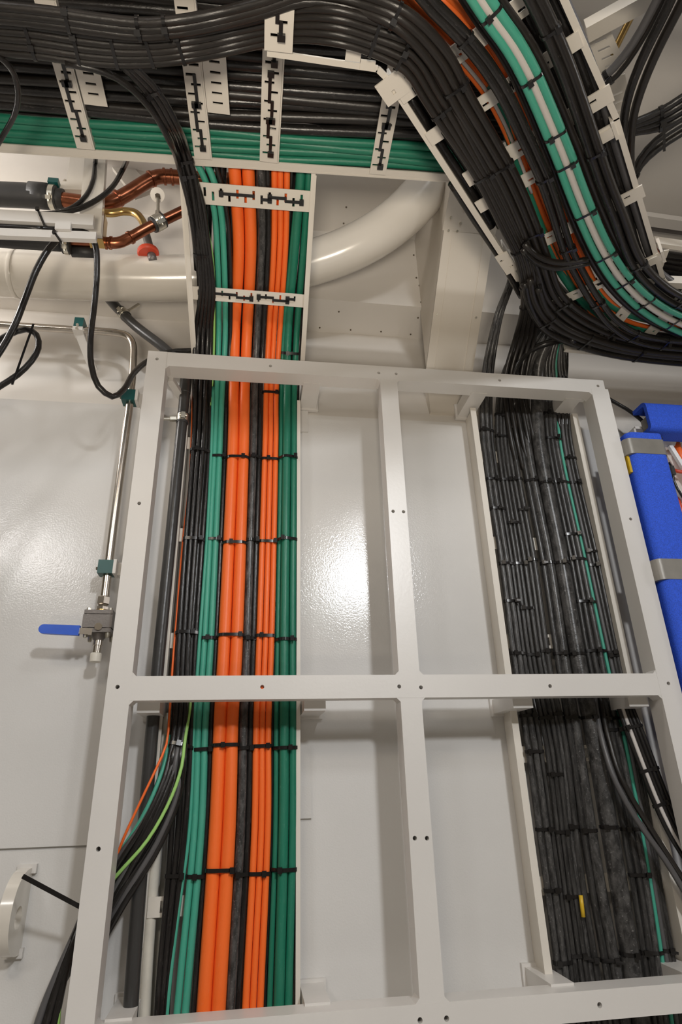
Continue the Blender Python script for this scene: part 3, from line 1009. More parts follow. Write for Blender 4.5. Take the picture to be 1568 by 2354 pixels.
def rung(parent, A, B, wv, width, view_n, pitch=0.020, slot=(0.0056, 0.019), ties=None, lab='', mat=M_TRAY, th=0.003, name='rung'):
    A, B = Vector(A), Vector(B)
    t = (B - A).normalized()
    w = Vector(wv) - t * Vector(wv).dot(t)
    w.normalize()
    L = (B - A).length
    nsl = int((L - 0.02) / pitch)
    x0 = -(nsl - 1) * pitch / 2
    holes = [(x0 + i * pitch, (0.004 if i % 2 else -0.004), slot[0], slot[1]) for i in range(nsl)]
    c = (A + B) / 2
    pl = plate(name, c, t, w, L, width, th, holes, mat, parent)
    n = t.cross(w).normalized()
    if n.dot(view_n) < 0:
        n = -n
    for q, (i, j) in enumerate(ties or []):
        i, j = min(i, nsl - 1), min(j, nsl - 1)
        if j <= i:
            continue
        a = c + t * holes[i][0] + w * (-0.003 if q % 2 else 0.003)
        b = c + t * holes[j][0] + w * (-0.003 if q % 2 else 0.003)
        bm = bmesh.new()
        bm_box(bm, (a + b) / 2 + n * (th / 2 + 0.0012), t, w, n, (b - a).length + 0.004, 0.0065, 0.0022)
        for p in (a, b):
            bm_box(bm, p - n * 0.008, t, w, n, 0.0025, 0.0065, 0.020)
        o = fin(bm, 'cable_tie', M_TIE)
        tag(o, 'black cable tie, %s, threaded through %s' % (nth(q, len(ties)) if len(ties) > 1 else 'the only one', lab), 'cable tie', 'cable ties through tray rungs')
        hp = a if q % 2 == 0 else b
        obox('head', hp + n * (th / 2 + 0.004) + w * 0.001, t, w, n, 0.010, 0.013, 0.007, M_TIE, o, 0.001)
    return pl


# leaning ladder over the frame, its rungs in front of the cables
lad = empty('cable_ladder', on_ladder(570, 815, 0))
LOFF = Matrix.Translation(-lad.location)
tag(lad, 'leaning off-white ladder carrying the orange and green cables up to the tray', 'cable ladder')


def sub(o, off):
    o.matrix_parent_inverse = off
    return o


for (a, b, s) in (((449, 870), (417, 392), 1), ((694, 880), (724, 396), -1)):
    A_, B_ = on_ladder(*a, 0.02), on_ladder(*b, 0.02)
    sub(beam('side_rail', A_, B_, LN, 0.055, 0.005, M_TRAY, lad), LOFF)
    A_, B_ = on_ladder(*a, -0.008), on_ladder(*b, -0.008)
    sub(beam('rail_lip', A_ + X * 0.003 * s, B_ + X * 0.003 * s, X, 0.010, 0.003, M_TRAY, lad), LOFF)
VN = -LN
sub(rung(lad, on_ladder(424, 441, -0.004), on_ladder(720, 464, -0.004), LDIR, 0.046, VN, 0.0185,
         ties=[(3, 7), (8, 9), (9, 11), (11, 13), (13, 15)], lab='the upper rung of the leaning ladder'), LOFF)
sub(rung(lad, on_ladder(436, 672, -0.004), on_ladder(700, 692, -0.004), LDIR, 0.034, VN, 0.0185, (0.0045, 0.014),
         ties=[(0, 5), (5, 7), (8, 10), (10, 12), (12, 15)], lab='the lower rung of the leaning ladder'), LOFF)

# ------------------------------------------------------------------ tray 1: overhead, along the wall
Z1 = 1.265
T1A, T1B = at_z(-140, 336, Z1), at_z(1075, 417.5, Z1)
T1D = (T1B - T1A).normalized()
T1N = Vector((T1D.y, -T1D.x, 0))                      # towards the viewer
tray1 = empty('cable_tray', at_z(570, 385, Z1))
OFF1 = Matrix.Translation(-tray1.location)
tag(tray1, 'overhead off-white cable tray with black and green cables lying across it', 'cable tray', 'overhead cable trays')
sub(beam('side_rail', T1A - T1D * 1.0 + Z * 0.028 - T1N * 0.002, T1B + T1D * 0.3 + Z * 0.028 - T1N * 0.002, Z, 0.06, 0.004, M_TRAY, tray1), OFF1)
sub(beam('rail_lip', T1A - T1D * 1.0 + T1N * 0.007, T1B + T1D * 0.3 + T1N * 0.007, T1N, 0.018, 0.003, M_TRAY, tray1), OFF1)
for q, (pa, pb, wpx, br, ties) in enumerate((((196, 342), (140, 140), 36, (3, (209, 192)), [(0, 3), (3, 6), (6, 8), (9, 11)]), ((466, 365), (437, 120), 36, (5, (497, 190)), [(0, 2), (2, 5), (5, 8), (10, 12)]),
                                             ((617, 372), (628, 100), 40, None, [(0, 2), (2, 4), (4, 6), (6, 9), (10, 12)]), ((866, 400), (905, 185), 34, None, [(0, 2), (2, 5), (5, 7), (7, 9)]))):
    A_, B_ = at_z(*pa, Z1 - 0.004), at_z(*pb, Z1 - 0.004)
    B_ = B_ + (B_ - A_).normalized() * 0.10
    wid = px2m(wpx, A_)
    lab = 'the %s overhead tray rung' % ('leftmost', 'second', 'third', 'rightmost')[q]
    sub(rung(tray1, A_, B_, X, wid, -Z, 0.0185, ties=ties, lab=lab), OFF1)
    sub(beam('rung_flange', A_ + X * wid * 0.55 + Z * 0.012, B_ + X * wid * 0.55 + Z * 0.012, Z, 0.026, 0.003, M_TRAY, tray1), OFF1)
    if br:
        nsl, t0 = br
        t = (B_ - A_).normalized()
        L_ = (0.018 * nsl + 0.03)
        c0 = at_z(*t0, Z1 - 0.006)
        sub(plate('slotted_bracket', c0, t, X, L_, 0.045, 0.003, [((k - (nsl - 1) / 2) * 0.0195, 0, 0.005, 0.020) for k in range(nsl)], M_TRAY, tray1), OFF1)

NBk, NGr = 16, 4
for i in range(NGr):
    yo = 0.016 + i * 0.0165
    P_ = []
    for k in range(9):
        s = -0.1 + k * 0.165
        P_.append(T1A + T1D * s + T1N * (yo + 0.002 * math.sin(k * 1.3 + i) + (0.002 if k > 5 else 0)) + Z * (0.013 + 0.003 * math.sin(k * 2.1 + i * 2)))
    cable('green cable in the overhead tray, %s above the tray rail' % ('first', 'second', 'third', 'fourth')[i], P_, 0.0088, M_GREEN, 'green cables in the overhead tray', key='t1g%d' % i)
for i in range(NBk):
    yo = 0.086 + i * 0.0195
    P_ = []
    for k in range(9):
        s = -0.1 + k * 0.165
        P_.append(T1A + T1D * s + T1N * (yo + 0.0035 * math.sin(k * 0.9 + i * 1.7) + (0.010 * (i - 6) / 6 * max(0, k - 4) * -0.3)) + Z * (0.014 + 0.006 * ((i * 7) % 3) / 2 + 0.003 * math.sin(k + i)))
    cable('black cable in the overhead tray, %s away from the green cables' % (ORD[i]), P_, 0.0102, M_BROWN if i % 2 else M_BLACK, 'black cables in the overhead tray', key='t1b%d' % i)
for i in range(16):
    yo = 0.03 + i * 0.033
    P_ = [T1A + T1D * (-0.1 + k * 0.22) + T1N * (yo + 0.006 * math.sin(k * 1.1 + i * 2.3)) + Z * (0.036 + 0.004 * math.sin(k * 1.7 + i)) for k in range(7)]
    cable('black cable of the overhead tray upper layer, %s away from the rail' % ORD[i], P_, 0.013, M_BROWN, 'black cables in the upper layer of the overhead tray')

# ------------------------------------------------------------------ tray 2: lower, turning diagonally towards the wall
Z2 = 1.13
tray2 = empty('cable_tray', at_z(1190, 400, Z2))
OFF2 = Matrix.Translation(-tray2.location)
tag(tray2, 'lower off-white cable tray turning diagonally, black, orange and green-white cables tied beneath', 'cable tray', 'overhead cable trays')


def rail2(pa, pb, wd=0.012, hgt=0.030, lip=True):
    A_, B_ = at_z(*pa, Z2), at_z(*pb, Z2)
    d = (B_ - A_).normalized()
    s = Vector((-d.y, d.x, 0))
    sub(beam('side_rail', A_ + Z * hgt / 2, B_ + Z * hgt / 2, Z, hgt, 0.004, M_TRAY, tray2), OFF2)
    if lip:
        sub(beam('rail_lip', A_, B_, s, wd, 0.004, M_TRAY, tray2), OFF2)


rail2((614, 121), (868, 158), 0.010, 0.006)
rail2((868, 158), (896, 186), 0.010, 0.006)
rail2((893, 182), (1192, 644), 0.012)
rail2((1262, -80), (1418, 275), 0.011)
rail2((1416, 272), (1524, 640), 0.011)
rail2((1522, 640), (1534, 656), 0.012)
rail2((1532, 655), (2300, 690), 0.02)
rail2((1298, 805), (2200, 895), 0.012)
DG = (at_z(1192, 644, Z2) - at_z(893, 182, Z2)).normalized()
DX = Vector((DG.y, -DG.x, 0))                          # across the diagonal, towards the right
# slotted joint plates at the ends of the straight lengths
for (px, py, dr, L_, w_) in ((918, 192, DX, 0.075, 0.045), (1165, 605, DG, 0.07, 0.03)):
    p = at_z(px, py, Z2 - 0.004)
    sub(plate('joint_plate', p, dr, Vector((-dr.y, dr.x, 0)), L_, w_, 0.003, [(-0.015, 0.006, 0.006, 0.008), (0.015, -0.006, 0.006, 0.008)], M_TRAY, tray2), OFF2)
for px, py in ((812, 128), (845, 150)):
    sub(obox('joint_tab', at_z(px, py, Z2 - 0.002), X, Y, Z, 0.026, 0.016, 0.004, M_TRAY, tray2, 0.001), OFF2)
sub(plate('splice_plate', at_z(1172, 600, Z2 + 0.035), DG, Z, 0.085, 0.07, 0.003, [(0, 0, 0.006, 0.02)], M_TRAY, tray2), OFF2)
for px, py, a in ((1398, 308, 0), (1512, 594, 0)):
    p = at_z(px, py, Z2 - 0.006)
    sub(obox('splice_bracket', p - DX * 0.018, DX, DG, Z, 0.060, 0.020, 0.004, M_TRAY, tray2, 0.0012), OFF2)
    sub(obox('splice_bracket', p + DX * 0.012 + Z * 0.018, DG, DX, Z, 0.040, 0.006, 0.044, M_TRAY, tray2, 0.0012), OFF2)
for k, (pa, pb, wid) in enumerate((((917, 222), None, 0.034), ((985, 322), None, 0.030), ((1071, 415), None, 0.036), ((1098, 478), None, 0.032),
                                   ((1180, 590), None, 0.034), ((1246, 712), None, 0.032), ((1052, 402), None, 0.0))):
    if wid == 0.0:
        continue
    A_ = at_z(*pa, Z2 - 0.003)
    B_ = A_ + DX * 0.29
    sub(rung(tray2, A_, B_, DG, wid, -Z, 0.028, (0.012, 0.0055), ties=[(0, 1), (4, 5), (8, 9)][: 1 + k % 3], lab='diagonal tray rung %s' % ('one', 'two', 'three', 'four', 'five', 'six')[k]), OFF2)
A_, B_ = at_z(640, 118, Z2 - 0.004), at_z(645, -60, Z2 - 0.004)
sub(rung(tray2, A_, B_, X, 0.047, -Z, 0.020, ties=[(0, 1), (1, 3), (3, 6)], lab='the lower tray rung at the top'), OFF2)
for pa in ((1440, 828), (1590, 835), (1360, 812)):
    A_ = at_z(*pa, Z2 - 0.003)
    sub(rung(tray2, A_ - Y * 0.0, A_ - Y * 0.29, X, 0.036, -Z, 0.03, (0.012, 0.006), ties=[(0, 1)], lab='the right section rung at %s' % {1440: 'its middle', 1590: 'the border', 1360: 'the corner'}[pa[0]]), OFF2)

# cables of tray 2


def fam(center, offs, labels, group, mats, zs, keys=None):
    """parallel cables: centre line [(px, py)] at heights zs, offsets/widths in pixels across"""
    n_ = len(center)
    for q, (of, w) in enumerate(offs):
        P_ = []
        for i, (x, y) in enumerate(center):
            x0, y0 = center[max(0, i - 1)]
            x1, y1 = center[min(n_ - 1, i + 1)]
            l = math.hypot(x1 - x0, y1 - y0)
            nx, ny = -(y1 - y0) / l, (x1 - x0) / l
            z = zs[i] if isinstance(zs, (list, tuple)) else zs
            P_.append(at_z(x - nx * of, y - ny * of, z))
        r = px2m(w, P_[n_ // 2]) / 2
        cable(labels[q], P_, r, mats[q] if isinstance(mats, list) else mats, group, key=(keys[q] if keys else None))


B_ROWS = [(-30, [52, 68, 84, 100, 118]), (90, [62, 79, 96, 112, 128]), (180, [76, 93, 110, 126, 141]), (270, [87, 103, 119, 134, 148]), (350, [89, 104, 119, 133, 146]), (430, [80, 95, 110, 124, 137]),
          (520, [62, 77, 92, 107, 120]), (610, [42, 57, 72, 86, 100]), (680, [22, 40, 57, 73, 90]), (780, [25, 44, 63, 81, 99]), (855, [46, 66, 85, 103, 121])]
B_TAIL = [[(932 + 8 * k, 163 - 19 * k, 1.108) for k in range(5)], [(972 + 16 * k, 222 - 6 * k, 1.105) for k in range(5)], [(1012 + 15 * k, 284 - 4 * k, 1.10) for k in range(5)],
          [(1060 + 13 * k, 352, 1.10) for k in range(5)], [(1101 + 11.5 * k, 418, 1.10) for k in range(5)], [(1152 + 11 * k, 520, 1.10) for k in range(5)], [(1190 + 10 * k, 600, 1.10) for k in range(5)],
          [(1203 + 9 * k, 690, 1.095) for k in range(5)]]
for k in range(5):
    q = 4 - k                                    # k = 0 the innermost arc
    P_ = []
    for x, ysr in B_ROWS:
        z = 1.125 if x < 500 else 1.135 + (0.015 if x < 660 else 0.0) - (0.02 if x > 760 else 0)
        P_.append(at_z(x, ysr[q], z))
    for rowt in B_TAIL:
        x, y, z = rowt[k]
        P_.append(at_z(x, y, z))
    P_ += [at_y(1184 + 11 * k, 780, 0.0), at_y(1164 + 12 * k, 850, 0.065), at_y(1160 + 12 * k, 900, 0.095), at_y(1175 + 13 * k, 1010, 0.108), at_y(1190 + 13 * k, 1080, 0.125)]
    cable('black cable of the sagging bundle round the tray bend, %s from the inside' % ORD[k], P_, 0.0066, M_BROWN, 'black cables round the tray bend', key='bb%d' % k)
A_ROWS = [(-40, [-6, 10, 26, 40]), (60, [4, 20, 36, 50]), (150, [14, 31, 47, 61]), (240, [28, 44, 60, 74]), (320, [36, 52, 68, 82]), (400, [31, 48, 64, 76]), (500, [12, 30, 46, 58]), (610, [-16, 2, 18, 30]), (700, [-45, -28, -10, 4]), (800, [-40, -20, 0, 17])]
A_T = [[(912 + 10 * k, 62 - 18 * k) for k in range(4)], [(992 + 17 * k, 146 - 14 * k) for k in range(4)], [(1048 + 17 * k, 244 - 11 * k) for k in range(4)], [(1106 + 17 * k, 338 - 8 * k) for k in range(4)], [(1155 + 17 * k, 425 - 7 * k) for k in range(4)],
       [(1198 + 16 * k, 520 - 6 * k) for k in range(4)], [(1230 + 15 * k, 608 - 7 * k) for k in range(4)], [(1262 + 14 * k, 694 - 10 * k) for k in range(4)], [(1330 + 8 * k, 752 - 14 * k) for k in range(4)], [(1430 + 4 * k, 792 - 13 * k) for k in range(4)], [(1620, 818 - 12 * k) for k in range(4)]]
for k in range(3):
    q = 3 - k
    P_ = [at_z(x, ysr[q], 1.11 if x < 500 else 1.128) for x, ysr in A_ROWS]
    P_ += [at_z(*row[k], 1.098) for row in A_T]
    cable('thicker black cable of the top bundle on the diagonal tray, %s from the inside' % ORD[k], P_, 0.0078, M_BROWN, 'black cables of the diagonal tray', key='ab%d' % k)
fam([(935, -40), (1000, 20), (1064, 85), (1110, 140), (1159, 216), (1200, 300), (1230, 365), (1250, 410), (1276, 485), (1305, 575), (1343, 650), (1370, 694), (1412, 745), (1475, 780), (1640, 800)],
    [(-9, 18), (10, 18)], ['black cable crossing over the orange strand in the diagonal tray, left of two', 'black cable crossing over the orange strand in the diagonal tray, right of two'],
    'black cables of the diagonal tray', [M_BLACK, M_BLACK], 1.085, ['db0', 'db1'])
tri = [(1078, -45), (1130, 35), (1180, 105), (1215, 168), (1247, 240), (1276, 310), (1300, 370), (1322, 430), (1350, 500), (1386, 577), (1428, 642), (1484, 698), (1550, 738), (1640, 768)]
fam(tri, [(-18, 17), (0, 16), (18, 17)],
    ['bright green cable on the left of the white one in the diagonal tray', 'white cable between two bright green ones in the diagonal tray', 'bright green cable on the right of the white one in the diagonal tray'],
    'green and white cables of the diagonal tray', [M_TEAL, M_WHITEC, M_TEAL], 1.083, ['tg0', 'tw', 'tg1'])
fam([(x + 34, y - 16) for x, y in tri], [(0, 17)], ['brownish black cable along the right side of the green and white strand'], 'black cables of the diagonal tray', [M_BROWN], 1.10, ['tk'])
fam([(x - 31, y + 13) for x, y in tri], [(0, 17)], ['dark cable lying deeper to the left of the green and white strand'], 'black cables of the diagonal tray', [M_BROWN], 1.112, ['tl0'])
fam([(1200, -60), (1255, 50), (1298, 150), (1330, 240), (1360, 330), (1387, 410), (1418, 490), (1460, 598), (1502, 650), (1560, 690), (1640, 715)],
    [(-11, 20), (12, 20)], ['black cable in the right half of the diagonal tray, left of two', 'black cable in the right half of the diagonal tray, right of two'], 'black cables of the diagonal tray', [M_BLACK, M_BROWN], 1.09, ['fb0', 'fb1'])
fam([(1268, -40), (1318, 70), (1368, 200), (1398, 300), (1432, 412), (1462, 510), (1488, 590), (1520, 640), (1640, 690)], [(-14, 19), (8, 20)], ['black cable behind the right rail brackets of the diagonal tray', 'grey pipe-like cable nearest the right rail of the diagonal tray'],
    'black cables of the diagonal tray', [M_BLACK, M_GREYC], 1.150, ['gp0', 'gp1'])
fam([(1390, 330), (1422, 400), (1450, 480), (1475, 555), (1510, 615)], [(8, 9)], ['thin green cable just inside the right rail of the diagonal tray'], 'green and white cables of the diagonal tray', [M_GREEN], 1.155)
fam([(1425, 420), (1452, 500), (1478, 545), (1500, 590)], [(12, 12)], ['short length of orange cable just inside the right rail of the diagonal tray'], 'orange cables of the diagonal tray', [M_ORDARK], 1.16)
# orange strands above the rungs
oc1 = [(885, -30), (945, 18), (1005, 72), (1080, 150), (1128, 212), (1168, 285), (1205, 375), (1228, 440), (1258, 515), (1292, 590), (1332, 662), (1380, 722)]
fam([(x - 8, y + 4) for x, y in oc1[2:8]], [(2, 8)], ['pale grey cable lying between the orange cables of the diagonal tray'], 'green and white cables of the diagonal tray', [M_WHITEC], 1.134)
fam(oc1, [(-13, 13), (0, 13), (13, 13)], ['orange cable in the left strand of the diagonal tray, left of three', 'orange cable in the left strand of the diagonal tray, middle of three', 'orange cable in the left strand of the diagonal tray, right of three'],
    'orange cables of the diagonal tray', M_ORDARK, 1.142, ['or0', 'or1', 'or2'])
fam([(1005, -20), (1060, 30), (1130, 120), (1190, 230), (1240, 340), (1275, 430), (1312, 530), (1334, 590), (1362, 650), (1402, 700), (1452, 734), (1540, 752), (1640, 762)], [(-7, 12), (6, 12)],
    ['orange cable in the right strand of the diagonal tray, left of two', 'orange cable in the right strand of the diagonal tray, right of two'], 'orange cables of the diagonal tray', M_ORDARK, 1.142)
fam([(1120, 190), (1170, 300), (1208, 420), (1236, 500), (1264, 570), (1302, 640), (1345, 695), (1410, 742), (1500, 770)], [(0, 25)], ['thick deep green cable lying deeper in the diagonal tray'], 'green and white cables of the diagonal tray', [M_GREEN], 1.148)
fam([(1352, 640), (1390, 690), (1440, 722), (1510, 740)], [(0, 14)], ['deep green cable inside the bend beside the orange strand'], 'green and white cables of the diagonal tray', [M_GREEN], 1.14)
# filler layer on top of the rungs, added to darken gaps between cables
for q, (pts, w) in enumerate((([(980, 120), (1040, 210), (1110, 330), (1180, 470), (1215, 590)], 30), ([(1000, 20), (1080, 100), (1150, 230), (1210, 350), (1250, 480), (1290, 600), (1340, 700)], 30),
                              ([(1150, 20), (1200, 120), (1240, 230), (1290, 350), (1330, 480), (1380, 600), (1450, 690)], 30), ([(1190, -30), (1250, 110), (1300, 240), (1345, 360), (1385, 480), (1430, 600), (1500, 680)], 28),
                              ([(1260, -30), (1320, 130), (1360, 260), (1400, 380), (1430, 480), (1470, 590)], 26), ([(1225, 640), (1270, 720), (1350, 770), (1460, 795), (1640, 815)], 30), ([(1340, 690), (1420, 750), (1500, 775), (1640, 790)], 30),
                              ([(1225, 340), (1260, 440), (1295, 540), (1350, 660)], 36), ([(1250, 640), (1300, 710), (1380, 755), (1640, 795)], 32), ([(1400, 620), (1455, 690), (1530, 735), (1640, 765)], 40), ([(1375, 420), (1415, 520), (1470, 620), (1545, 685), (1640, 720)], 34), ([(1240, 620), (1290, 680), (1350, 725), (1430, 760)], 34), ([(1040, 420), (1090, 500), (1150, 590), (1200, 680)], 20), ([(940, 220), (1010, 330), (1070, 420), (1130, 520)], 22), ([(950, 190), (1020, 300), (1085, 400), (1150, 520)], 20))):
    fam(pts, [(0, w)], ['dark cable lying above the diagonal tray rungs, %s from the upper left' % ORD[q]], 'black cables on top of the diagonal tray', [M_BLACK], 1.168 if q < 7 else 1.19 if q < 12 else 1.155)
# thin cables looping at the inner corner and running off to the right
for k, (pts, w, mt_) in enumerate(([[(1205, 560), (1235, 588), (1275, 603), (1320, 602), (1352, 596)], 14, M_BROWN], [[(1200, 572), (1232, 603), (1275, 617), (1320, 612), (1356, 604)], 13, M_BLACK],
                                   [[(1218, 640), (1228, 690), (1262, 742), (1330, 778), (1430, 806), (1640, 830)], 15, M_BROWN], [[(1205, 650), (1218, 705), (1255, 760), (1330, 795), (1430, 820), (1640, 842)], 15, M_BLACK],
                                   [[(1236, 660), (1256, 712), (1300, 752), (1380, 784), (1470, 806), (1640, 822)], 15, M_BROWN])):
    cable('%s cable at the inner corner of the tray bend, %s' % ('black', ['upper of two short crossing ones', 'lower of two short crossing ones', 'middle of the three sweeping right', 'lowest of the three sweeping right', 'highest of the three sweeping right'][k]),
          [at_z(x, y, 1.082 if k < 2 else 1.088) for x, y in pts], w, mt_, 'black cables at the inner corner of the tray bend', key='ic%d' % k)
cable('black cable leaving the tray corner to join the right run behind the frame',
      [at_z(1320, 782, 1.085), at_y(1270, 786, 0.0), at_y(1220, 805, 0.03), at_y(1190, 838, 0.055), at_y(1178, 880, 0.085), at_y(1185, 940, 0.11)], 15, M_BLACK, 'black cables at the inner corner of the tray bend', key='ic9')
for i in range(3):
    cable('black cable, %s of three hanging above the right run' % nth(i, 3),
          [at_z(1330 + 10 * i, 740, 1.2), at_y(1296 + 5 * i, 790, 0.04), at_y(1284 + 9 * i, 840, 0.075), at_y(1282 + 9 * i, 900, 0.10), at_y(1286 + 9 * i, 990, 0.122)], 10, M_BLACK, 'black cables above the right run')

# ties along tray 2
T2 = [('inner bundle of the diagonal tray', ['bb0', 'bb1', 'bb2', 'bb3', 'bb4'], [(70, 90), (176, 112), (263, 120), (345, 118), (415, 112), (860, 92), (925, 128), (1010, 262), (1110, 408), (1180, 582), (1205, 662), (1215, 706)]),
      ('top bundle of the diagonal tray', ['ab0', 'ab1', 'ab2'], [(152, 30), (320, 62), (378, 55), (905, 45), (1040, 210), (1145, 390), (1210, 545), (1290, 705), (1390, 775)]),
      ('black pair crossing the orange strand', ['db0', 'db1'], [(1070, 92), (1250, 412), (1305, 572), (1362, 705), (1450, 772), (1520, 790)]),
      ('green and white strand', ['tg0', 'tw', 'tg1'], [(1125, 35), (1222, 180), (1268, 315), (1290, 385), (1345, 490), (1388, 590), (1432, 652), (1478, 702), (1548, 745)]),
      ('black pair in the right half of the diagonal tray', ['fb0', 'fb1'], [(1262, 75), (1385, 345), (1465, 612), (1556, 700)]),
      ('three cables sweeping right at the inner corner', ['ic2', 'ic3', 'ic4'], [(1258, 740), (1335, 790), (1470, 818)])]
for q, (nm, keys, spots) in enumerate(T2):
    for i, (x, y) in enumerate(spots):
        tie('black cable tie, %s along the %s' % (ORD[i], nm), [CABLES[k] for k in keys], x, y, 'cable ties of the lower tray', wd=0.0055, head=hd[(q + i * 2) % 7])
for i, (x, y) in enumerate(((335, 220), (425, 372), (440, 405))):
    tie('black cable tie, %s, on the three dropping black cables' % nth(i, 3, 'from the top'), [CABLES[k] for k in ('d0', 'd1', 'd2')], x, y, 'cable ties of the left run', wd=0.007, head=0.15)
tie('black cable tie round all the cables where they pass the leaning ladder', [CABLES[k] for k in ('d0', 'd1', 'd2', 'b1', 'b3')], 462, 585, 'cable ties of the left run', wd=0.007, head=0.3)

# ------------------------------------------------------------------ big painted pipe under the beam
big = tube('painted_pipe', [at_y(-160, 622, 0.06), at_y(40, 630, 0.06), at_y(200, 637, 0.06), at_y(400, 640, 0.06), at_y(570, 632, 0.05), at_y(720, 603, 0.02), at_y(830, 560, -0.03), at_y(920, 500, -0.08), at_y(985, 430, -0.13), at_y(1020, 370, -0.17), at_y(1045, 300, -0.22)],
           px2m(103, at_y(300, 637, 0.06)) / 2, M_DUCT, None, 32, 0.03)
tag(big, 'thick off-white painted pipe running behind the leaning ladder and curving up', 'pipe')
p = at_y(38, 630, 0.06)
rr_ = px2m(103, at_y(300, 637, 0.06)) / 2
lathe('weld_seam', p - X * 0.006, Vector((1, 0.0, -0.02)), [(0, rr_ * 0.98), (0.002, rr_ + 0.002), (0.008, rr_ + 0.003), (0.012, rr_ + 0.002), (0.014, rr_ * 0.98)], M_DUCT, big, 32)

# ------------------------------------------------------------------ boxed-in knee strut
kn = empty('boxed_strut', (0.82, 0.165, ZC + 1.05))
KO = Matrix.Translation(-kn.location)
tag(kn, 'slanting off-white sheet-metal casing with screws, right of the curved pipe', 'casing')
KA, KB = (0.165, ZC + 1.10), (-0.165, ZC + 1.42)


def prism_yz(name, x0, x1, prof, mat, parent, off):
    bm = bmesh.new()
    a = [bm.verts.new((x0, y, z)) for y, z in prof]
    b = [bm.verts.new((x1, y, z)) for y, z in prof]
    n_ = len(prof)
    bm.faces.new(a)
    bm.faces.new(list(reversed(b)))
    for i in range(n_):
        j = (i + 1) % n_
        bm.faces.new((a[i], b[i], b[j], a[j]))
    return sub(fin(bm, name, mat, parent), off)


KX0, KX1 = 0.783, 0.930
prism_yz('casing_body', KX0, KX1, [(0.164, ZC + 1.142), (-0.115, ZC + 1.418), (-0.115, ZC + 1.655), (0.149, ZC + 1.655), (0.149, ZC + 1.365), (0.164, ZC + 1.365)], M_CASE, kn, KO)
prism_yz('casing_skirt', KX0, KX1, [(0.1635, ZC + 0.985), (0.1635, ZC + 1.143), (0.20, ZC + 1.143), (0.19, ZC + 0.985)], M_CASE, kn, KO)
kd = Vector((0, -0.711, 0.703)).normalized()
knn = Vector((0, -0.703, -0.711)).normalized()
for xx in (KX0 + 0.026, KX1 - 0.027):
    c = Vector((xx, 0.025, ZC + 1.280))
    sub(obox('folded_edge', c + knn * 0.001, kd, X, knn, 0.385, 0.0022, 0.0036, M_CASE, kn), KO)
    c = Vector((xx + (-0.013 if xx < 0.85 else 0.0135), 0.025, ZC + 1.280))
    sub(obox('edge_strip', c, kd, X, knn, 0.385, 0.026 if xx < 0.85 else 0.027, 0.0030, M_CASE, kn), KO)
prism_yz('casing_cap', KX0 - 0.004, KX1 + 0.004, [(-0.110, ZC + 1.412), (-0.26, ZC + 1.50), (-0.26, ZC + 1.64), (-0.11, ZC + 1.64)], M_CASE, kn, KO)
for px, py in ((1037, 500), (1059, 513), (1031, 530), (1051, 531), (1104, 535), (1004, 722), (1094, 730), (1068, 480)):
    p = at_plane(px, py, Vector((0, 0.025, ZC + 1.280)), knn)
    if p.z > ZC + 1.418:
        nn_ = Vector((0, -0.088, -0.15)).normalized()
        nn_ = Vector((0, -0.506, -0.863))
        p = at_plane(px, py, Vector((0, -0.110, ZC + 1.412)), nn_)
    else:
        nn_ = knn
    sub(cyl('screw', p - nn_ * 0.002, p + nn_ * 0.004, 0.0045, M_ZINC, kn, 10, 0.003), KO)

# ------------------------------------------------------------------ stainless tube with clamps and ball valve
YT = 0.10
tub = empty('steel_tube', at_y(236, 1380, YT))
TO = Matrix.Translation(-tub.location)
tag(tub, 'thin stainless steel tube bending down the wall beside the frame', 'pipe')
rt = px2m(18, at_y(275, 1000, YT)) / 2
sub(tube('tube_run', [at_y(-120, 738, YT), at_y(0, 747, YT), at_y(180, 759, YT), at_y(265, 765, YT), at_y(292, 772, YT), at_y(305, 790, YT), at_y(306, 830, YT), at_y(299, 920, YT), at_y(290, 990, YT), at_y(262, 1200, YT), at_y(239, 1385, YT)], rt, M_STEEL, tub, 16, 0.01), TO)


def clamp(label, px, py, along, horiz):
    p = at_y(px, py, YT)
    root = empty('pipe_clamp', (p.x, 0.165, p.z))
    of = Matrix.Translation(-root.location)
    tag(root, label, 'pipe clamp', 'green pipe clamps on the steel tube')
    if horiz:
        sub(obox('clamp_block', p + Z * 0.004, X, Y, Z, 0.024, 0.034, 0.030, M_GREENP, root, 0.002), of)
        sub(obox('cover_plate', p - Z * 0.018 + Y * 0.0, X, Y, Z, 0.026, 0.036, 0.012, M_FRAME, root, 0.002), of)
        sub(beam('bracket_arm', p - Z * 0.02, Vector((p.x + 0.03, 0.175, p.z - 0.085)), X, 0.022, 0.006, M_FRAME, root), of)
        for k in (-1, 1):
            sub(cyl('bolt', p + Vector((0.0, -0.019, -0.010 - 0.007 - 0.006 * k)), p + Vector((0, -0.024, -0.010 - 0.007 - 0.006 * k)), 0.004, M_ZINC, root, 8), of)
    else:
        sub(obox('clamp_block', p, X, Y, Z, 0.034, 0.034, 0.032, M_GREENP, root, 0.003), of)
        sub(obox('side_plate', p + X * 0.0205, X, Y, Z, 0.007, 0.038, 0.034, M_FRAME, root, 0.002), of)
        sub(beam('bracket_arm', p + X * 0.03, Vector((p.x + 0.035, 0.17, p.z)), X, 0.014, 0.03, M_FRAME, root), of)
        sub(cyl('bolt', p - X * 0.017, p - X * 0.024, 0.004, M_RIVET, root, 8), of)
    return root


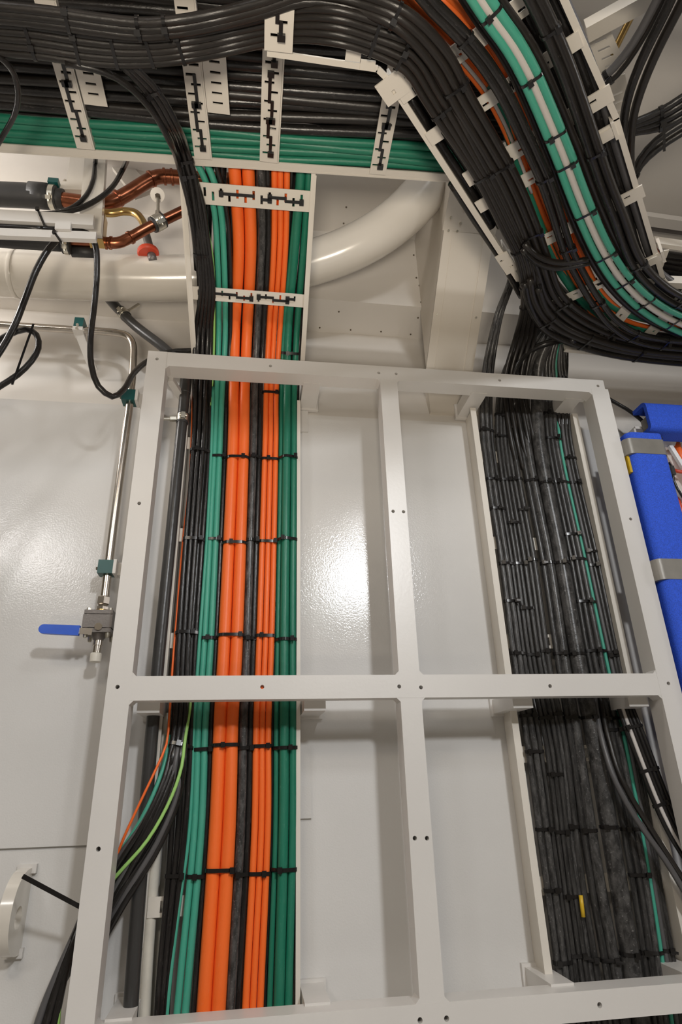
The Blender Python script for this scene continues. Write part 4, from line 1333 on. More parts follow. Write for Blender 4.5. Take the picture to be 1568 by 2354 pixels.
clamp('dark green pipe clamp on the level part of the steel tube', 184, 752, X, True)
clamp('dark green pipe clamp on the steel tube by the upper corner of the frame', 298, 915, Z, False)
clamp('dark green pipe clamp on the steel tube just above the valve', 246, 1307, Z, False)
vp = at_y(228, 1435, YT)
val = empty('ball_valve', vp)
VO = Matrix.Translation(-vp)
tag(val, 'small dark steel ball valve with a blue lever on the end of the steel tube', 'valve')
tb = at_y(239, 1372, YT)
ax = (at_y(219, 1520, YT) - tb).normalized()
q = px2m(1, vp)
sub(lathe('compression_nut', tb, ax, [(0, 13 * q), (2 * q, 15 * q), (18 * q, 15 * q), (20 * q, 12 * q), (24 * q, 11 * q), (25 * q, 14 * q), (33 * q, 14 * q), (34 * q, 10 * q)], M_STEEL, val, 6), VO)
sub(lathe('brass_neck', tb + ax * 32 * q, ax, [(0, 14 * q), (10 * q, 15 * q)], M_BRASS, val, 16), VO)
sx = ax.cross(Y).normalized()
if sx.x < 0:
    sx = -sx
sy = sx.cross(ax).normalized()
sub(obox('body_flange', tb + ax * 43 * q, sx, sy, ax, 62 * q, 60 * q, 9 * q, M_IRON, val, 0.0022), VO)
sub(obox('valve_body', tb + ax * 64 * q, sx, sy, ax, 64 * q, 62 * q, 30 * q, M_IRON, val, 0.004), VO)
sub(obox('body_flange', tb + ax * 85 * q, sx, sy, ax, 62 * q, 60 * q, 9 * q, M_IRON, val, 0.0022), VO)
for i in (-1, 1):
    for j in (-1, 1):
        c = tb + sx * (24 * q * i) + sy * (23 * q * j)
        sub(lathe('bolt', c + ax * 33 * q, ax, [(0, 4.5 * q), (6 * q, 5.5 * q), (62 * q, 5.5 * q), (68 * q, 4 * q)], M_ZINC, val, 8), VO)
sub(lathe('outlet_neck', tb + ax * 89 * q, ax, [(0, 18 * q), (6 * q, 16 * q), (10 * q, 12 * q), (14 * q, 11 * q)], M_IRON, val, 16), VO)
sub(lathe('hose_nipple', tb + ax * 100 * q, ax, [(0, 11 * q), (14 * q, 11 * q), (15 * q, 9 * q), (33 * q, 9 * q)], M_STEEL, val, 16), VO)
sub(lathe('end_cap', tb + ax * 131 * q, ax, [(0, 11 * q), (2 * q, 12.5 * q), (19 * q, 12.5 * q), (20 * q, 11 * q)], M_PVC, val, 16), VO)
hl = at_y(197, 1452, YT - 0.026)
h0, h1 = at_y(183, 1450, YT - 0.03), at_y(90, 1446, YT - 0.03)
lev = sub(beam('lever', at_y(212, 1452, YT - 0.028), at_y(176, 1450, YT - 0.03), Z, 14 * q, 0.003, M_STEEL, val, 0.0008), VO)
sub(cyl('stem', at_y(226, 1440, YT - 0.034), at_y(226, 1440, YT), 0.008, M_STEEL, val, 12), VO)
bm = bmesh.new()
hd_ = (h1 - h0).normalized()
hz = Vector((0, 1, 0)).cross(hd_).normalized()
L_, w_ = (h1 - h0).length, 22 * q
outl = [(0, -w_ / 2), (L_ - w_ * 0.45, -w_ / 2 * 0.92)] + [(L_ - w_ * 0.45 + w_ * 0.45 * math.sin(a), -w_ * 0.46 * math.cos(a)) for a in [math.pi * k / 8 for k in range(1, 8)]] + [(L_ - w_ * 0.45, w_ / 2 * 0.92), (0, w_ / 2)]
fa = [bm.verts.new(h0 + hd_ * a + hz * b - Y * 0.005) for a, b in outl]
fb = [bm.verts.new(h0 + hd_ * a + hz * b + Y * 0.005) for a, b in outl]
bm.faces.new(fa)
bm.faces.new(list(reversed(fb)))
for i in range(len(fa)):
    j = (i + 1) % len(fa)
    bm.faces.new((fa[i], fb[i], fb[j], fa[j]))
slv = sub(fin(bm, 'lever_sleeve', M_BLUEP, val, True, 0.002), VO)

# ------------------------------------------------------------------ charcoal conduit down the left of the run
con = empty('conduit_pipe', at_y(300, 2300, 0.095))
CO = Matrix.Translation(-con.location)
tag(con, 'charcoal plastic conduit pipe standing left of the cables inside the frame', 'pipe')
rc = px2m(26, at_y(392, 1240, 0.10)) / 2
sub(tube('pipe_run', [at_y(428, 872, 0.10), at_y(419, 965, 0.10), at_y(392, 1240, 0.10), at_y(353, 1640, 0.10), at_y(305, 2250, 0.10), at_y(296, 2400, 0.10)], rc, M_CONDUIT, con, 20, 0.03), CO)
p0, p1 = at_y(428, 868, 0.10), at_y(424, 905, 0.10)
sub(lathe('socket', p1, p0 - p1, [(0, rc * 1.02), (0.002, rc * 1.16), ((p0 - p1).length + 0.02, rc * 1.16)], M_CONDUIT, con, 20), CO)
sub(tube('upper_bend', [at_y(428, 880, 0.10), at_y(425, 850, 0.10), at_y(400, 822, 0.10), at_y(372, 796, 0.10), at_y(310, 748, 0.12), at_y(262, 700, 0.14), at_y(225, 655, 0.16)], rc * 1.02, M_CONDUIT, con, 20, 0.012), CO)


def band_clamp(label, a, b, r, arm, group):
    a, b = Vector(a), Vector(b)
    t = (b - a).normalized()
    root = empty('pipe_clip', a)
    of = Matrix.Translation(-root.location)
    tag(root, label, 'pipe clip', group)
    w_ = (b - a).length
    sub(lathe('rubber_lining', a - t * 0.003, t, [(0, r * 1.03), (0.001, r * 1.13), (w_ + 0.005, r * 1.13), (w_ + 0.006, r * 1.03)], M_RUBBER, root, 22), of)
    sub(lathe('metal_band', a + t * w_ * 0.12, t, [(0, r * 1.12), (0.0006, r * 1.19), (w_ * 0.76, r * 1.19), (w_ * 0.77, r * 1.12)], M_ZINC, root, 22), of)
    c = (a + b) / 2
    nv = (CAM - c).normalized()
    nv = (nv - t * nv.dot(t)).normalized()
    s = t.cross(nv)
    sub(obox('clip_lug', c + nv * r * 1.32, s, nv, t, 0.010, r * 0.5, w_ * 0.7, M_ZINC, root, 0.001), of)
    sub(cyl('clip_bolt', c + nv * r * 1.35 - s * 0.010, c + nv * r * 1.35 + s * 0.010, 0.003, M_ZINC, root, 8), of)
    if arm is not None:
        d = (Vector(arm) - c).normalized()
        sub(cyl('support_rod', c + d * r * 1.1, arm, 0.0045, M_ZINC, root, 10), of)
        sub(lathe('hex_nut', c + d * r * 1.25, d, [(0, 0.008), (0.016, 0.008)], M_ZINC, root, 6), of)
    return root


band_clamp('zinc pipe clip with rubber lining on the charcoal conduit inside the frame', at_y(419, 972, 0.10), at_y(421, 953, 0.10), rc, at_y(372, 963, 0.09), 'pipe clips')
band_clamp('zinc pipe clip with rubber lining on the slanting conduit above the frame', at_y(278, 715, 0.135), at_y(290, 728, 0.13), rc * 1.02, at_y(318, 700, 0.20), 'pipe clips')
pv = sub(tube('pale_pipe', [at_y(384, 1640, 0.14), at_y(356, 1990, 0.14), at_y(340, 2200, 0.14), at_y(330, 2400, 0.14)], px2m(24, at_y(350, 2000, 0.14)) / 2, M_PVC, None, 16), Matrix.Identity(4))
tag(pv, 'pale plastic pipe on the wall between the charcoal conduit and the cables', 'pipe')

# ------------------------------------------------------------------ lifting lug at the lower left
lug = empty('lifting_lug', at_y(50, 2080, 0.165))
UO = Matrix.Translation(-lug.location)
tag(lug, 'off-white rounded steel lifting lug with a round hole, welded to the wall', 'lug')
top, bot = at_y(72, 1993, 0.163), at_y(40, 2192, 0.163)
pr = at_y(8, 2120, 0.085)
xl = (top.x + bot.x) / 2 - 0.005
zm, hh = (top.z + bot.z) / 2, (top.z - bot.z) / 2
ext = 0.085
N_ = 18
outl = [(0.164, zm + hh)] + [(0.150 - ext * math.sin(math.pi * k / N_) ** 0.8, zm + hh * math.cos(math.pi * k / N_)) for k in range(0, N_ + 1)] + [(0.164, zm - hh)]
hc, hr = (0.112, zm - 0.006), 0.019
bm = bmesh.new()
K = 32


def lugring(x, kind):
    out = []
    for k in range(K):
        a = 2 * math.pi * k / K
        dy, dz = math.cos(a), math.sin(a)
        if kind == 'in':
            out.append(bm.verts.new((x, hc[0] + dy * hr, hc[1] + dz * hr)))
        else:
            best = 1e9
            for (y0, z0), (y1, z1) in zip(outl, outl[1:] + outl[:1]):
                ey, ez = y1 - y0, z1 - z0
                den = dy * ez - dz * ey
                if abs(den) < 1e-12:
                    continue
                tt = ((y0 - hc[0]) * ez - (z0 - hc[1]) * ey) / den
                uu = ((y0 - hc[0]) * dz - (z0 - hc[1]) * dy) / den
                if tt > 0 and -1e-6 <= uu <= 1 + 1e-6:
                    best = min(best, tt)
            out.append(bm.verts.new((x, hc[0] + dy * best, hc[1] + dz * best)))
    return out


xa, xb = xl - 0.011, xl + 0.011
ia, ib, oa, ob = lugring(xa, 'in'), lugring(xb, 'in'), lugring(xa, 'out'), lugring(xb, 'out')
for k in range(K):
    j = (k + 1) % K
    bm.faces.new((ia[k], ia[j], oa[j], oa[k]))
    bm.faces.new((ib[k], ob[k], ob[j], ib[j]))
    bm.faces.new((ia[k], ib[k], ib[j], ia[j]))
    bm.faces.new((oa[k], oa[j], ob[j], ob[k]))
sub(fin(bm, 'lug_plate', M_DUCT, lug, True, 0.0, 45), UO)
sub(box('weld_bead', (xl - 0.017, 0.150, zm - hh - 0.006), (xl + 0.017, 0.166, zm - hh + 0.010), M_FRAME, lug, 0.005), UO)
sub(box('weld_bead', (xl - 0.017, 0.150, zm + hh - 0.010), (xl + 0.019, 0.166, zm + hh + 0.006), M_FRAME, lug, 0.005), UO)
zt_ = beam('cable_tie', at_y(52, 2014, -0.02), at_y(190, 2088, 0.03), Z, 0.0075, 0.0016, M_TIE)
tag(zt_, 'long loose tail of a black cable tie sticking out past the left post', 'cable tie')

# ------------------------------------------------------------------ hanging cables at the upper left
GL = 'loose black cables hanging at the upper left'
cable('black cable hanging in a long loop in front of the steel tube',
      [at_y(110, 528, -0.18), at_y(165, 529, -0.18), at_y(200, 536, -0.18), at_y(218, 560, -0.17), at_y(223, 620, -0.15), at_y(217, 700, -0.12), at_y(208, 780, -0.09), at_y(210, 840, -0.07), at_y(226, 888, -0.05), at_y(258, 912, -0.03), at_y(284, 896, -0.01), at_y(306, 860, 0.02), at_y(340, 830, 0.06), at_y(390, 809, 0.09), at_y(440, 806, 0.11)],
      14, M_BLACK, GL)
cable('black cable hanging from the white trunking straight down to the left border',
      [at_y(135, 548, -0.16), at_y(112, 572, -0.16), at_y(84, 620, -0.15), at_y(60, 680, -0.14), at_y(36, 742, -0.13), at_y(5, 800, -0.12), at_y(-30, 850, -0.12)], 15, M_BLACK, GL)
lp = cable('black cable coiled into a loop at the left border', [at_y(-30, 800, -0.10), at_y(15, 772, -0.10), at_y(60, 757, -0.10), at_y(84, 770, -0.10), at_y(88, 800, -0.10), at_y(72, 830, -0.10), at_y(40, 862, -0.10), at_y(0, 888, -0.10), at_y(-40, 915, -0.10)], 14, M_BLACK, GL)
o = beam('cable_tie', at_y(77, 745, -0.11), at_y(28, 884, -0.11), X, 0.0045, 0.002, M_TIE)
tag(o, 'long black cable tie hanging across the coiled loop at the left border', 'cable tie')
cable('thin black hose from the overhead tray to the white trunking, left of two', [at_z(222, 335, 1.30), at_y(219, 375, -0.16), at_y(214, 415, -0.17), at_y(198, 450, -0.18), at_y(172, 474, -0.19), at_y(140, 488, -0.19), at_y(90, 492, -0.19)], 11, M_BLACK, GL)
cable('thin black hose from the overhead tray to the white trunking, right of two', [at_z(300, 345, 1.30), at_y(282, 390, -0.14), at_y(258, 430, -0.16), at_y(222, 460, -0.18), at_y(180, 480, -0.19), at_y(130, 490, -0.19), at_y(60, 494, -0.19)], 12, M_BLACK, GL)
cable('black cable drooping from the bundle at the left border', [at_z(-20, 118, 1.12), at_z(10, 140, 1.12), at_z(32, 170, 1.13), at_z(42, 215, 1.13), at_z(34, 262, 1.14), at_z(14, 300, 1.15), at_z(-10, 340, 1.15)], 13, M_BLACK, GL)
cable('black cable branching off the sagging bundle towards the leaning ladder', [at_z(150, 146, 1.12), at_z(215, 158, 1.125), at_z(270, 180, 1.13), at_z(320, 220, 1.14), at_z(360, 270, 1.15), at_z(392, 330, 1.16), on_ladder(412, 385, -0.03), on_ladder(432, 460, -0.025), on_ladder(446, 540, -0.02), on_ladder(452, 620, 0.002)], 14, M_BLACK, GL)

# white trunking and bracket
trk = empty('cable_trunking', at_y(100, 500, -0.2))
KO2 = Matrix.Translation(-trk.location)
tag(trk, 'off-white flat trunking bars with a tee plate at the upper left', 'trunking')
YK = -0.20


def strip(name, a, b, wpx, mat, y=YK, parent=trk, off=KO2, d=0.012):
    A_, B_ = at_y(*a, y), at_y(*b, y)
    return sub(beam(name, A_, B_, Z, px2m(wpx, A_) * 0.78, d, mat, parent, 0.003), off)


strip('flat_bar', (-80, 494), (216, 510), 44, M_FRAME)
strip('flat_bar', (-80, 534), (222, 546), 30, M_FRAME, YK + 0.004)
strip('tee_plate', (128, 522), (164, 523), 30, M_FRAME, YK - 0.004)
sub(tube('black_core', [at_y(-80, 516, YK + 0.008), at_y(130, 527, YK + 0.008)], 0.006, M_BLACK, trk, 8), KO2)
for k, (a, b) in enumerate((((86, 480), (103, 520)), ((125, 534), (140, 556)))):
    o = beam('cable_tie', at_y(*a, YK - 0.012), at_y(*b, YK - 0.012), X, 0.005, 0.002, M_TIE)
    obox('head', at_y(*a, YK - 0.013), X, Y, Z, 0.008, 0.006, 0.008, M_TIE, o, 0.001)
    tag(o, 'black cable tie strapped over the %s white trunking bar at the upper left' % ('upper', 'lower')[k], 'cable tie')
brk = empty('pipe_bracket', at_y(215, 420, -0.03))
BO = Matrix.Translation(-brk.location)
tag(brk, 'white painted hanger post with a gusset behind the thin black hoses', 'bracket')
sub(beam('post', at_y(208, 540, -0.15), at_y(222, 350, -0.15), X, 0.052, 0.02, M_DUCT, brk), BO)
sub(beam('gusset', at_y(178, 424, -0.05), at_y(190, 340, -0.05), X, 0.055, 0.012, M_DUCT, brk, 0.004), BO)
sub(beam('cross_arm', at_y(120, 432, -0.06), at_y(230, 436, -0.06), Z, 0.03, 0.02, M_DUCT, brk, 0.004), BO)
sub(beam('brace', at_y(330, 448, 0.0), at_y(250, 345, 0.0), X, 0.055, 0.014, M_DUCT, brk, 0.003), BO)
sub(beam('ring_plate', at_y(222, 560, -0.12), at_y(228, 500, -0.12), X, 0.035, 0.03, M_BRASS, brk, 0.006), BO)

# copper pipes
cop = empty('copper_pipe', at_y(240, 470, -0.06))
PO = Matrix.Translation(-cop.location)
tag(cop, 'copper pipe with elbows, upper one, leaving the black insulated pipe', 'pipe', 'copper pipes')
YP = -0.06
rp = px2m(33, at_y(240, 470, YP)) / 2
sub(tube('pipe_run', [at_y(120, 456, YP), at_y(180, 464, YP), at_y(225, 470, YP), at_y(252, 466, YP), at_y(290, 447, YP), at_y(340, 416, YP), at_y(362, 407, YP), at_y(385, 406, YP), at_y(440, 410, YP), at_y(540, 414, YP)], rp, M_COPPER, cop, 18, 0.008), PO)
for a, b in (((229, 470), (236, 470)), ((267, 458), (273, 455)), ((345, 413), (350, 411)), ((375, 406), (381, 406)), ((392, 407), (398, 407)), ((512, 413), (520, 413))):
    A_, B_ = at_y(*a, YP), at_y(*b, YP)
    sub(lathe('pressed_collar', A_, B_ - A_, [(0, rp), (0.001, rp * 1.18), ((B_ - A_).length, rp * 1.18), ((B_ - A_).length + 0.001, rp)], M_COPPER, cop, 18), PO)
cop2 = empty('copper_pipe', at_y(260, 555, -0.10))
PO2 = Matrix.Translation(-cop2.location)
tag(cop2, 'copper pipe with an elbow, lower one, passing through a rubber-lined clip', 'pipe', 'copper pipes')
YQ = -0.09
rq = px2m(25, at_y(240, 557, YQ)) / 2
sub(tube('pipe_run', [at_y(130, 552, YQ), at_y(200, 555, YQ), at_y(245, 558, YQ), at_y(272, 558, YQ), at_y(296, 548, YQ), at_y(340, 524, YQ), at_y(390, 500, YQ), at_y(440, 476, YQ), at_y(520, 440, YQ)], rq, M_COPPER, cop2, 18, 0.008), PO2)
for a, b in (((240, 558), (246, 558)), ((252, 558), (257, 559)), ((297, 548), (302, 545))):
    A_, B_ = at_y(*a, YQ), at_y(*b, YQ)
    sub(lathe('pressed_collar', A_, B_ - A_, [(0, rq), (0.001, rq * 1.2), ((B_ - A_).length, rq * 1.2), ((B_ - A_).length + 0.001, rq)], M_COPPER, cop2, 18), PO2)
cop3 = tube('brass_elbow', [at_y(215, 486, -0.07), at_y(255, 490, -0.07), at_y(284, 486, -0.07), at_y(310, 490, -0.075), at_y(326, 506, -0.08), at_y(334, 526, -0.085)], px2m(18, at_y(280, 490, -0.07)) / 2, M_BRASS, None, 16, 0.006)
tag(cop3, 'small brass elbow pipe between the two copper pipes', 'pipe')
band_clamp('zinc pipe clip with rubber lining on the lower copper pipe', at_y(352, 517, YQ), at_y(374, 506, YQ), rq * 1.3, at_y(363, 452, YQ), 'pipe clips')
hg = empty('hanger_plate', at_y(362, 450, YQ))
HO = Matrix.Translation(-hg.location)
tag(hg, 'small white hanger plate with a threaded rod above the copper pipe clip', 'bracket')
sub(cyl('disc', at_y(362, 448, YQ + 0.004), at_y(362, 448, YQ + 0.012), 0.019, M_DUCT, hg, 16), HO)
sub(lathe('nut', at_y(362, 448, YQ - 0.006), Y, [(0, 0.007), (0.010, 0.007)], M_RIVET, hg, 6), HO)
sub(cyl('threaded_rod', at_y(362, 456, YQ), at_y(363, 490, YQ), 0.004, M_ZINC, hg, 10), HO)
ins = empty('insulated_pipe', at_y(60, 446, -0.06))
IO = Matrix.Translation(-ins.location)
tag(ins, 'black foam-insulated pipe ending at a clip at the left border', 'pipe')
ri = px2m(54, at_y(60, 446, YP)) / 2
sub(tube('insulation', [at_y(-120, 442, YP), at_y(0, 447, YP), at_y(106, 452, YP)], ri, M_RUBBER, ins, 22), IO)
sub(tube('seam_wrap', [at_y(70, 448, YP), at_y(112, 452, YP)], ri * 1.06, M_RUBBER, ins, 22), IO)
sub(tube('inner_hose', [at_y(100, 452, YP), at_y(146, 458, YP)], ri * 0.82, M_RUBBER, ins, 22), IO)
band_clamp('zinc pipe clip holding the black insulated pipe at the upper left', at_y(114, 453, YP), at_y(130, 455, YP), ri * 0.86, at_y(150, 415, -0.02), 'pipe clips')
gb = obox('pipe_clamp', at_y(124, 421, YP - 0.02), X, Y, Z, 0.026, 0.02, 0.016, M_GREENP, None, 0.002)
tag(gb, 'dark green clamp block on top of the black insulated pipe', 'pipe clamp')
ins2 = empty('insulated_pipe', at_y(60, 560, -0.07))
IO2 = Matrix.Translation(-ins2.location)
tag(ins2, 'slimmer black insulated pipe below the white trunking', 'pipe')
sub(tube('insulation', [at_y(-120, 546, YQ), at_y(0, 556, YQ), at_y(150, 566, YQ)], px2m(26, at_y(60, 556, YQ)) / 2, M_RUBBER, ins2, 18), IO2)
sub(tube('end_plug', [at_y(165, 578, YQ + 0.02), at_y(222, 580, YQ + 0.02)], px2m(26, at_y(200, 580, YQ)) / 2, M_RUBBER, ins2, 18), IO2)
band_clamp('zinc pipe clip at the end of the slimmer insulated pipe', at_y(146, 566, YQ), at_y(160, 567, YQ), px2m(30, at_y(150, 566, YQ)) / 2, None, 'pipe clips')
rv = empty('red_drain_plug', at_y(342, 580, -0.02))
RO = Matrix.Translation(-rv.location)
tag(rv, 'red plastic collar with a grey stub pipe behind the copper pipe', 'fitting')
sub(tube('stub_pipe', [at_y(336, 540, 0.0), at_y(348, 585, 0.0), at_y(352, 600, 0.0)], px2m(19, at_y(342, 560, 0)) / 2, M_IRON, rv, 14), RO)
sub(lathe('collar', at_y(341, 586, 0.0), at_y(340, 566, 0.0) - at_y(341, 586, 0.0), [(0, 0.026), (0.004, 0.029), (0.012, 0.029), (0.018, 0.022)], M_RED, rv, 18), RO)

# ------------------------------------------------------------------ blue foam edge guards at the right
def ushape(name, a, b, side, back, w_, d_, t_, mat, parent, off, bev=0.004):
    """U-profile from a to b: web of width w_ along side, legs d_ deep along back"""
    a, b, side, back = Vector(a), Vector(b), Vector(side), Vector(back)
    out = []
    R_ = 0.018
    def arc(cx, cy, r, a0, a1, n_=5):
        return [(cx + r * math.cos(a0 + (a1 - a0) * k / n_), cy + r * math.sin(a0 + (a1 - a0) * k / n_)) for k in range(n_ + 1)]
    outer = [(-w_ / 2, d_)] + arc(-w_ / 2 + R_, R_, R_, math.pi, 1.5 * math.pi) + arc(w_ / 2 - R_, R_, R_, 1.5 * math.pi, 2 * math.pi) + [(w_ / 2, d_)]
    ri_ = R_ - t_ if R_ > t_ else 0.002
    inner = [(w_ / 2 - t_, d_)] + arc(w_ / 2 - t_ - ri_, t_ + ri_, ri_, 0, -0.5 * math.pi) + arc(-w_ / 2 + t_ + ri_, t_ + ri_, ri_, 1.5 * math.pi, math.pi) + [(-w_ / 2 + t_, d_)]
    prof = outer + inner
    bm = bmesh.new()
    A_ = [bm.verts.new(a + side * x + back * y) for x, y in prof]
    B_ = [bm.verts.new(b + side * x + back * y) for x, y in prof]
    n_ = len(prof)
    for i in range(n_):
        j = (i + 1) % n_
        bm.faces.new((A_[i], B_[i], B_[j], A_[j]))
    no = len(outer)
    for V_ in (A_, B_):
        for i in range(no - 1):
            i2, j2 = n_ - 1 - i, n_ - 2 - i
            try:
                bm.faces.new((V_[i], V_[i + 1], V_[j2], V_[i2]))
            except ValueError:
                pass
    return sub(fin(bm, name, mat, parent, True, 0, 40), off)


YF = -0.02
fv0 = at_y(1490, 995, YF)
fg = empty('foam_edge_guard', (fv0.x, 0.05, fv0.z - 0.6))
FO = Matrix.Translation(-fg.location)
tag(fg, 'blue foam edge guard standing upright, wrapped with grey tape, right of the frame', 'edge guard', 'blue foam edge guards')
wv = at_y(1525, 995, YF).x - at_y(1443, 1000, YF).x
fx = (at_y(1525, 995, YF).x + at_y(1443, 1000, YF).x) / 2
ushape('foam_profile', (fx, YF, fv0.z), (fx, YF, fv0.z - 1.1), X, Y, wv, 0.075, 0.014, M_FOAM, fg, FO)
for k, (ya, yb) in enumerate(((1008, 1042), (1283, 1330))):
    za, zb = at_y(1470, ya, YF).z, at_y(1470, yb, YF).z
    tp = ushape('tape_band', (fx - 0.004, YF - 0.0012, za), (fx - 0.004, YF - 0.0012, zb), X, Y, wv + 0.012, 0.09, 0.012, M_TAPE, fg, FO)
fh = empty('foam_edge_guard', at_y(1560, 950, 0.03))
FO2 = Matrix.Translation(-fh.location)
tag(fh, 'blue foam edge guard lying level, its open end facing left, at the right border', 'edge guard', 'blue foam edge guards')
ha = at_y(1488, 955, 0.02)
hw = (at_y(1540, 921, 0.02).z - at_y(1540, 985, 0.02).z)
ushape('foam_profile', Vector((ha.x, 0.015, ha.z)), Vector((ha.x + 0.6, 0.015, ha.z)), Z, Y, hw, 0.06, 0.012, M_FOAM, fh, FO2)
yl = empty('yellow_clip', at_y(1450, 1070, 0.03))
YO = Matrix.Translation(-yl.location)
tag(yl, 'yellow plastic edge peeking out left of the upright blue foam guard', 'clip')
sub(obox('clip_body', Vector((at_y(1447, 1072, YF + 0.03).x, YF + 0.03, at_y(1447, 1072, YF + 0.03).z)), X, Y, Z, 0.022, 0.03, 0.05, M_YELLOW, yl, 0.008), YO)
cable('black cable from behind the frame to the blue foam guards', [at_y(1350, 880, 0.12), at_y(1405, 920, 0.10), at_y(1440, 940, 0.09), at_y(1470, 962, 0.075), at_y(1495, 985, 0.06), at_y(1520, 1010, 0.05)], 9, M_BLACK, 'loose black cables hanging at the upper left')
# lit switch cabinet right of the guard
cab = empty('switch_cabinet', (fx + 0.3, 0.16, fv0.z - 1.0))
SO_ = Matrix.Translation(-cab.location)
tag(cab, 'open white switch cabinet with orange and red wires beyond the blue guard', 'cabinet')
cx0 = fx + wv / 2 - 0.012
cz0, cz1 = fv0.z - 1.05, at_y(1560, 988, 0.06).z
sub(box('back_panel', (cx0, 0.120, cz0), (cx0 + 0.6, 0.130, cz1), M_CEIL, cab), SO_)
sub(box('side_panel', (cx0 - 0.006, 0.066, cz0), (cx0, 0.130, cz1), M_FRAME, cab), SO_)
sub(box('top_panel', (cx0, 0.066, cz1), (cx0 + 0.6, 0.130, cz1 + 0.008), M_FRAME, cab), SO_)
c_ = at_y(1543, 1008, 0.09)
bm = bmesh.new()
outl = [(-0.03, 0.03), (0.024, 0.03), (0.024, 0.006), (0.006, -0.024), (-0.012, -0.03), (-0.03, -0.03)]
fa = [bm.verts.new(c_ + X * a + Z * b) for a, b in outl]
fb = [bm.verts.new(c_ + X * a + Z * b + Y * 0.02) for a, b in outl]
bm.faces.new(fa)
bm.faces.new(list(reversed(fb)))
for i in range(len(fa)):
    j = (i + 1) % len(fa)
    bm.faces.new((fa[i], fb[i], fb[j], fa[j]))
sub(fin(bm, 'terminal_cover', M_WHITEP, cab), SO_)
sub(beam('white_duct', at_y(1540, 1025, 0.085), at_y(1590, 1105, 0.085), X, 0.012, 0.01, M_WHITEP, cab), SO_)
sub(beam('white_duct', at_y(1552, 1118, 0.085), at_y(1600, 1200, 0.085), X, 0.010, 0.01, M_WHITEP, cab), SO_)
sub(tube('wire', [at_y(1556, 1018, 0.1), at_y(1562, 1040, 0.09), at_y(1575, 1070, 0.09), at_y(1600, 1120, 0.1)], 0.009, M_ORANGE, cab, 10), SO_)
sub(tube('wire', [at_y(1548, 1080, 0.1), at_y(1566, 1085, 0.09), at_y(1590, 1078, 0.09)], 0.005, M_RED, cab, 10), SO_)
sub(tube('wire', [at_y(1556, 1140, 0.1), at_y(1561, 1160, 0.09), at_y(1575, 1200, 0.09)], 0.007, M_RED, cab, 10), SO_)
sub(tube('wire', [at_y(1562, 1165, 0.1), at_y(1568, 1190, 0.09), at_y(1585, 1240, 0.09)], 0.007, M_YELLOW, cab, 10), SO_)
sub(tube('black_lead', [at_y(1538, 1064, 0.08), at_y(1546, 1078, 0.075), at_y(1549, 1105, 0.075), at_y(1568, 1140, 0.075), at_y(1600, 1180, 0.075)], 0.0035, M_BLACK, cab, 8), SO_)
sub(obox('black_clip', at_y(1546, 1082, 0.075), X, Y, Z, 0.010, 0.01, 0.028, M_RUBBER, cab, 0.002), SO_)
tpi = sub(box('tape_end', (ha.x + 0.006, 0.035, ha.z - hw * 0.42), (ha.x + 0.05, 0.060, ha.z + hw * 0.05), M_TAPE, fh, 0.004), FO2)
sub(obox('yellow_edge', at_y(1499, 976, 0.045), X, Y, Z, 0.02, 0.012, 0.03, M_YELLOW, yl, 0.003), YO)

# ------------------------------------------------------------------ upper right: second ladder, struts and crossing cables
G_UR = 'black cables crossing at the upper right'
for k, (pts, w, mt_) in enumerate(([[(1560, -40), (1528, 30), (1488, 110), (1458, 180), (1440, 240), (1432, 320), (1440, 420), (1462, 520)], 20, M_BLACK],
                                   [[(1590, -40), (1555, 30), (1512, 115), (1480, 190), (1458, 260), (1450, 330), (1455, 430), (1475, 530)], 19, M_BROWN],
                                   [[(1530, -40), (1490, 40), (1455, 100), (1412, 155), (1378, 185), (1330, 215)], 18, M_GREYC],
                                   [[(1545, -30), (1500, 50), (1462, 115), (1420, 172), (1380, 205), (1330, 235)], 12, M_BROWN])):
    cable('%s cable crossing behind the right rail of the diagonal tray, %s' % ('grey' if k == 2 else 'black', ('left of the thick pair', 'right of the thick pair', 'the pale one', 'thin one under the pale')[k]),
          [at_z(x, y, 1.21 + 0.01 * k) for x, y in pts], w, mt_, G_UR, key='ur%d' % k)
for k in range(4):
    cable('black cable, %s of the four swinging in from the right border' % nth(k, 4, 'from the top'),
          [at_z(1640, 165 + k * 16, 1.26), at_z(1570, 222 + k * 15, 1.26), at_z(1515, 256 + k * 13, 1.255), at_z(1470, 276 + k * 9, 1.25), at_z(1430, 292 + k * 6, 1.245), at_z(1395, 300 + k * 6, 1.24)], 15, M_BLACK, G_UR, key='us%d' % k)
for k in range(2):
    cable('black cable, %s of the two bending down behind the right rail from the border' % ('outer', 'inner')[k],
          [at_z(1640, 240 + k * 26, 1.27), at_z(1565, 285 + k * 22, 1.27), at_z(1510, 322 + k * 22, 1.265), at_z(1472, 365 + k * 16, 1.26), at_z(1455, 410 + k * 10, 1.25), at_z(1462, 500, 1.245)], 16, M_BLACK, G_UR, key='uv%d' % k)
tie('black cable tie round the four cables from the right border, nearer the border', [CABLES['us%d' % k] for k in range(4)], 1520, 268, 'cable ties at the upper right', tail=0.05)
tie('black cable tie round the four cables from the right border, nearer the tray rail', [CABLES['us%d' % k] for k in range(4)], 1448, 296, 'cable ties at the upper right')
tie('black cable tie round the two cables bending down at the upper right', [CABLES['uv%d' % k] for k in range(2)], 1458, 400, 'cable ties at the upper right')
tie('black cable tie on the grey cable at the upper right', [CABLES['ur2'], CABLES['ur3']], 1402, 182, 'cable ties at the upper right')
str_ = empty('slotted_strut', at_z(1400, 60, 1.45))
RO2 = Matrix.Translation(-str_.location)
tag(str_, 'off-white strut with a slotted hanging plate at the upper right', 'strut')
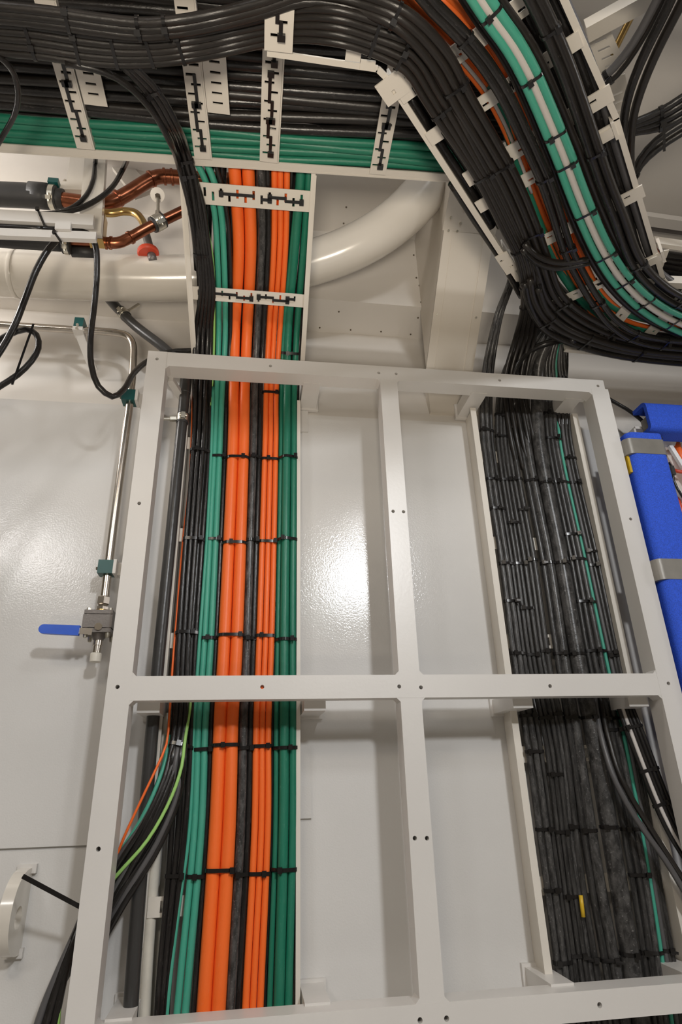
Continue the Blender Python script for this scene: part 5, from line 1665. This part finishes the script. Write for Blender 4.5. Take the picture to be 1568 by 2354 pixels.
A_, B_ = at_z(1348, 72, 1.42), at_z(1520, -22, 1.42)
sub(beam('strut_bar', A_, B_, Vector((0, 1, 0)), 0.032, 0.03, M_DUCT, str_, 0.004), RO2)
c0, c1 = at_z(1372, 75, 1.45), at_z(1412, 165, 1.45)
sub(plate('slotted_plate', (c0 + c1) / 2, c1 - c0, at_z(1430, 150, 1.45) - at_z(1390, 168, 1.45), (c1 - c0).length, 0.05, 0.003, [((k - 1.5) * 0.022, 0, 0.006, 0.024) for k in range(4)], M_TRAY, str_), RO2)
c0, c1 = at_z(1412, 180, 1.45), at_z(1440, 300, 1.45)
sub(plate('slotted_plate', (c0 + c1) / 2, c1 - c0, at_z(1430, 150, 1.45) - at_z(1390, 168, 1.45), (c1 - c0).length, 0.045, 0.003, [((k - 1.5) * 0.022, 0, 0.006, 0.022) for k in range(4)], M_TRAY, str_), RO2)
cable('thin brass-coloured bar behind the strut at the upper right', [at_z(1480, -20, 1.50), at_z(1440, 60, 1.50), at_z(1408, 125, 1.50)], 16, M_BRASS, None, name='cable', cat='bar')
# the tray carries on to the right behind the diagonal one
tr3 = empty('cable_tray', at_z(1560, 600, 1.2))
R3 = Matrix.Translation(-tr3.location)
tag(tr3, 'off-white tray rail with black cables at the right border behind the bend', 'cable tray', 'overhead cable trays')
A_, B_ = at_z(1508, 562, 1.19), at_z(2200, 661, 1.19)
sub(beam('side_rail', A_ + Z * 0.012, B_ + Z * 0.012, Z, 0.026, 0.006, M_TRAY, tr3), R3)
sub(beam('rail_lip', A_, B_, Y, 0.012, 0.004, M_TRAY, tr3), R3)
sub(rung(tr3, at_z(1508, 640, 1.18), at_z(1532, 575, 1.18), X, 0.012, -Z, 0.03, (0.012, 0.005)), R3)
sub(obox('joint_plate', at_z(1553, 651, 1.155), X, Y, Z, 0.045, 0.022, 0.006, M_TRAY, tr3, 0.002), R3)
for k in range(7):
    cable('black cable, %s in the tray at the right border behind the bend' % nth(k, 7, 'from the top'), [at_z(1490, 580 + k * 11, 1.215), at_z(1560, 590 + k * 12, 1.215), at_z(1660, 602 + k * 13, 1.215)], 19, M_BLACK, 'black cables at the right border behind the bend')
tm = structure(beam('trim_2', at_z(1380, 488, 1.60), at_z(1800, 548, 1.60), Y, 0.035, 0.02, M_CEIL))
tm2 = structure(beam('trim_3', at_z(1380, 502, 1.62), at_z(1800, 562, 1.62), Y, 0.03, 0.01, M_IRON))
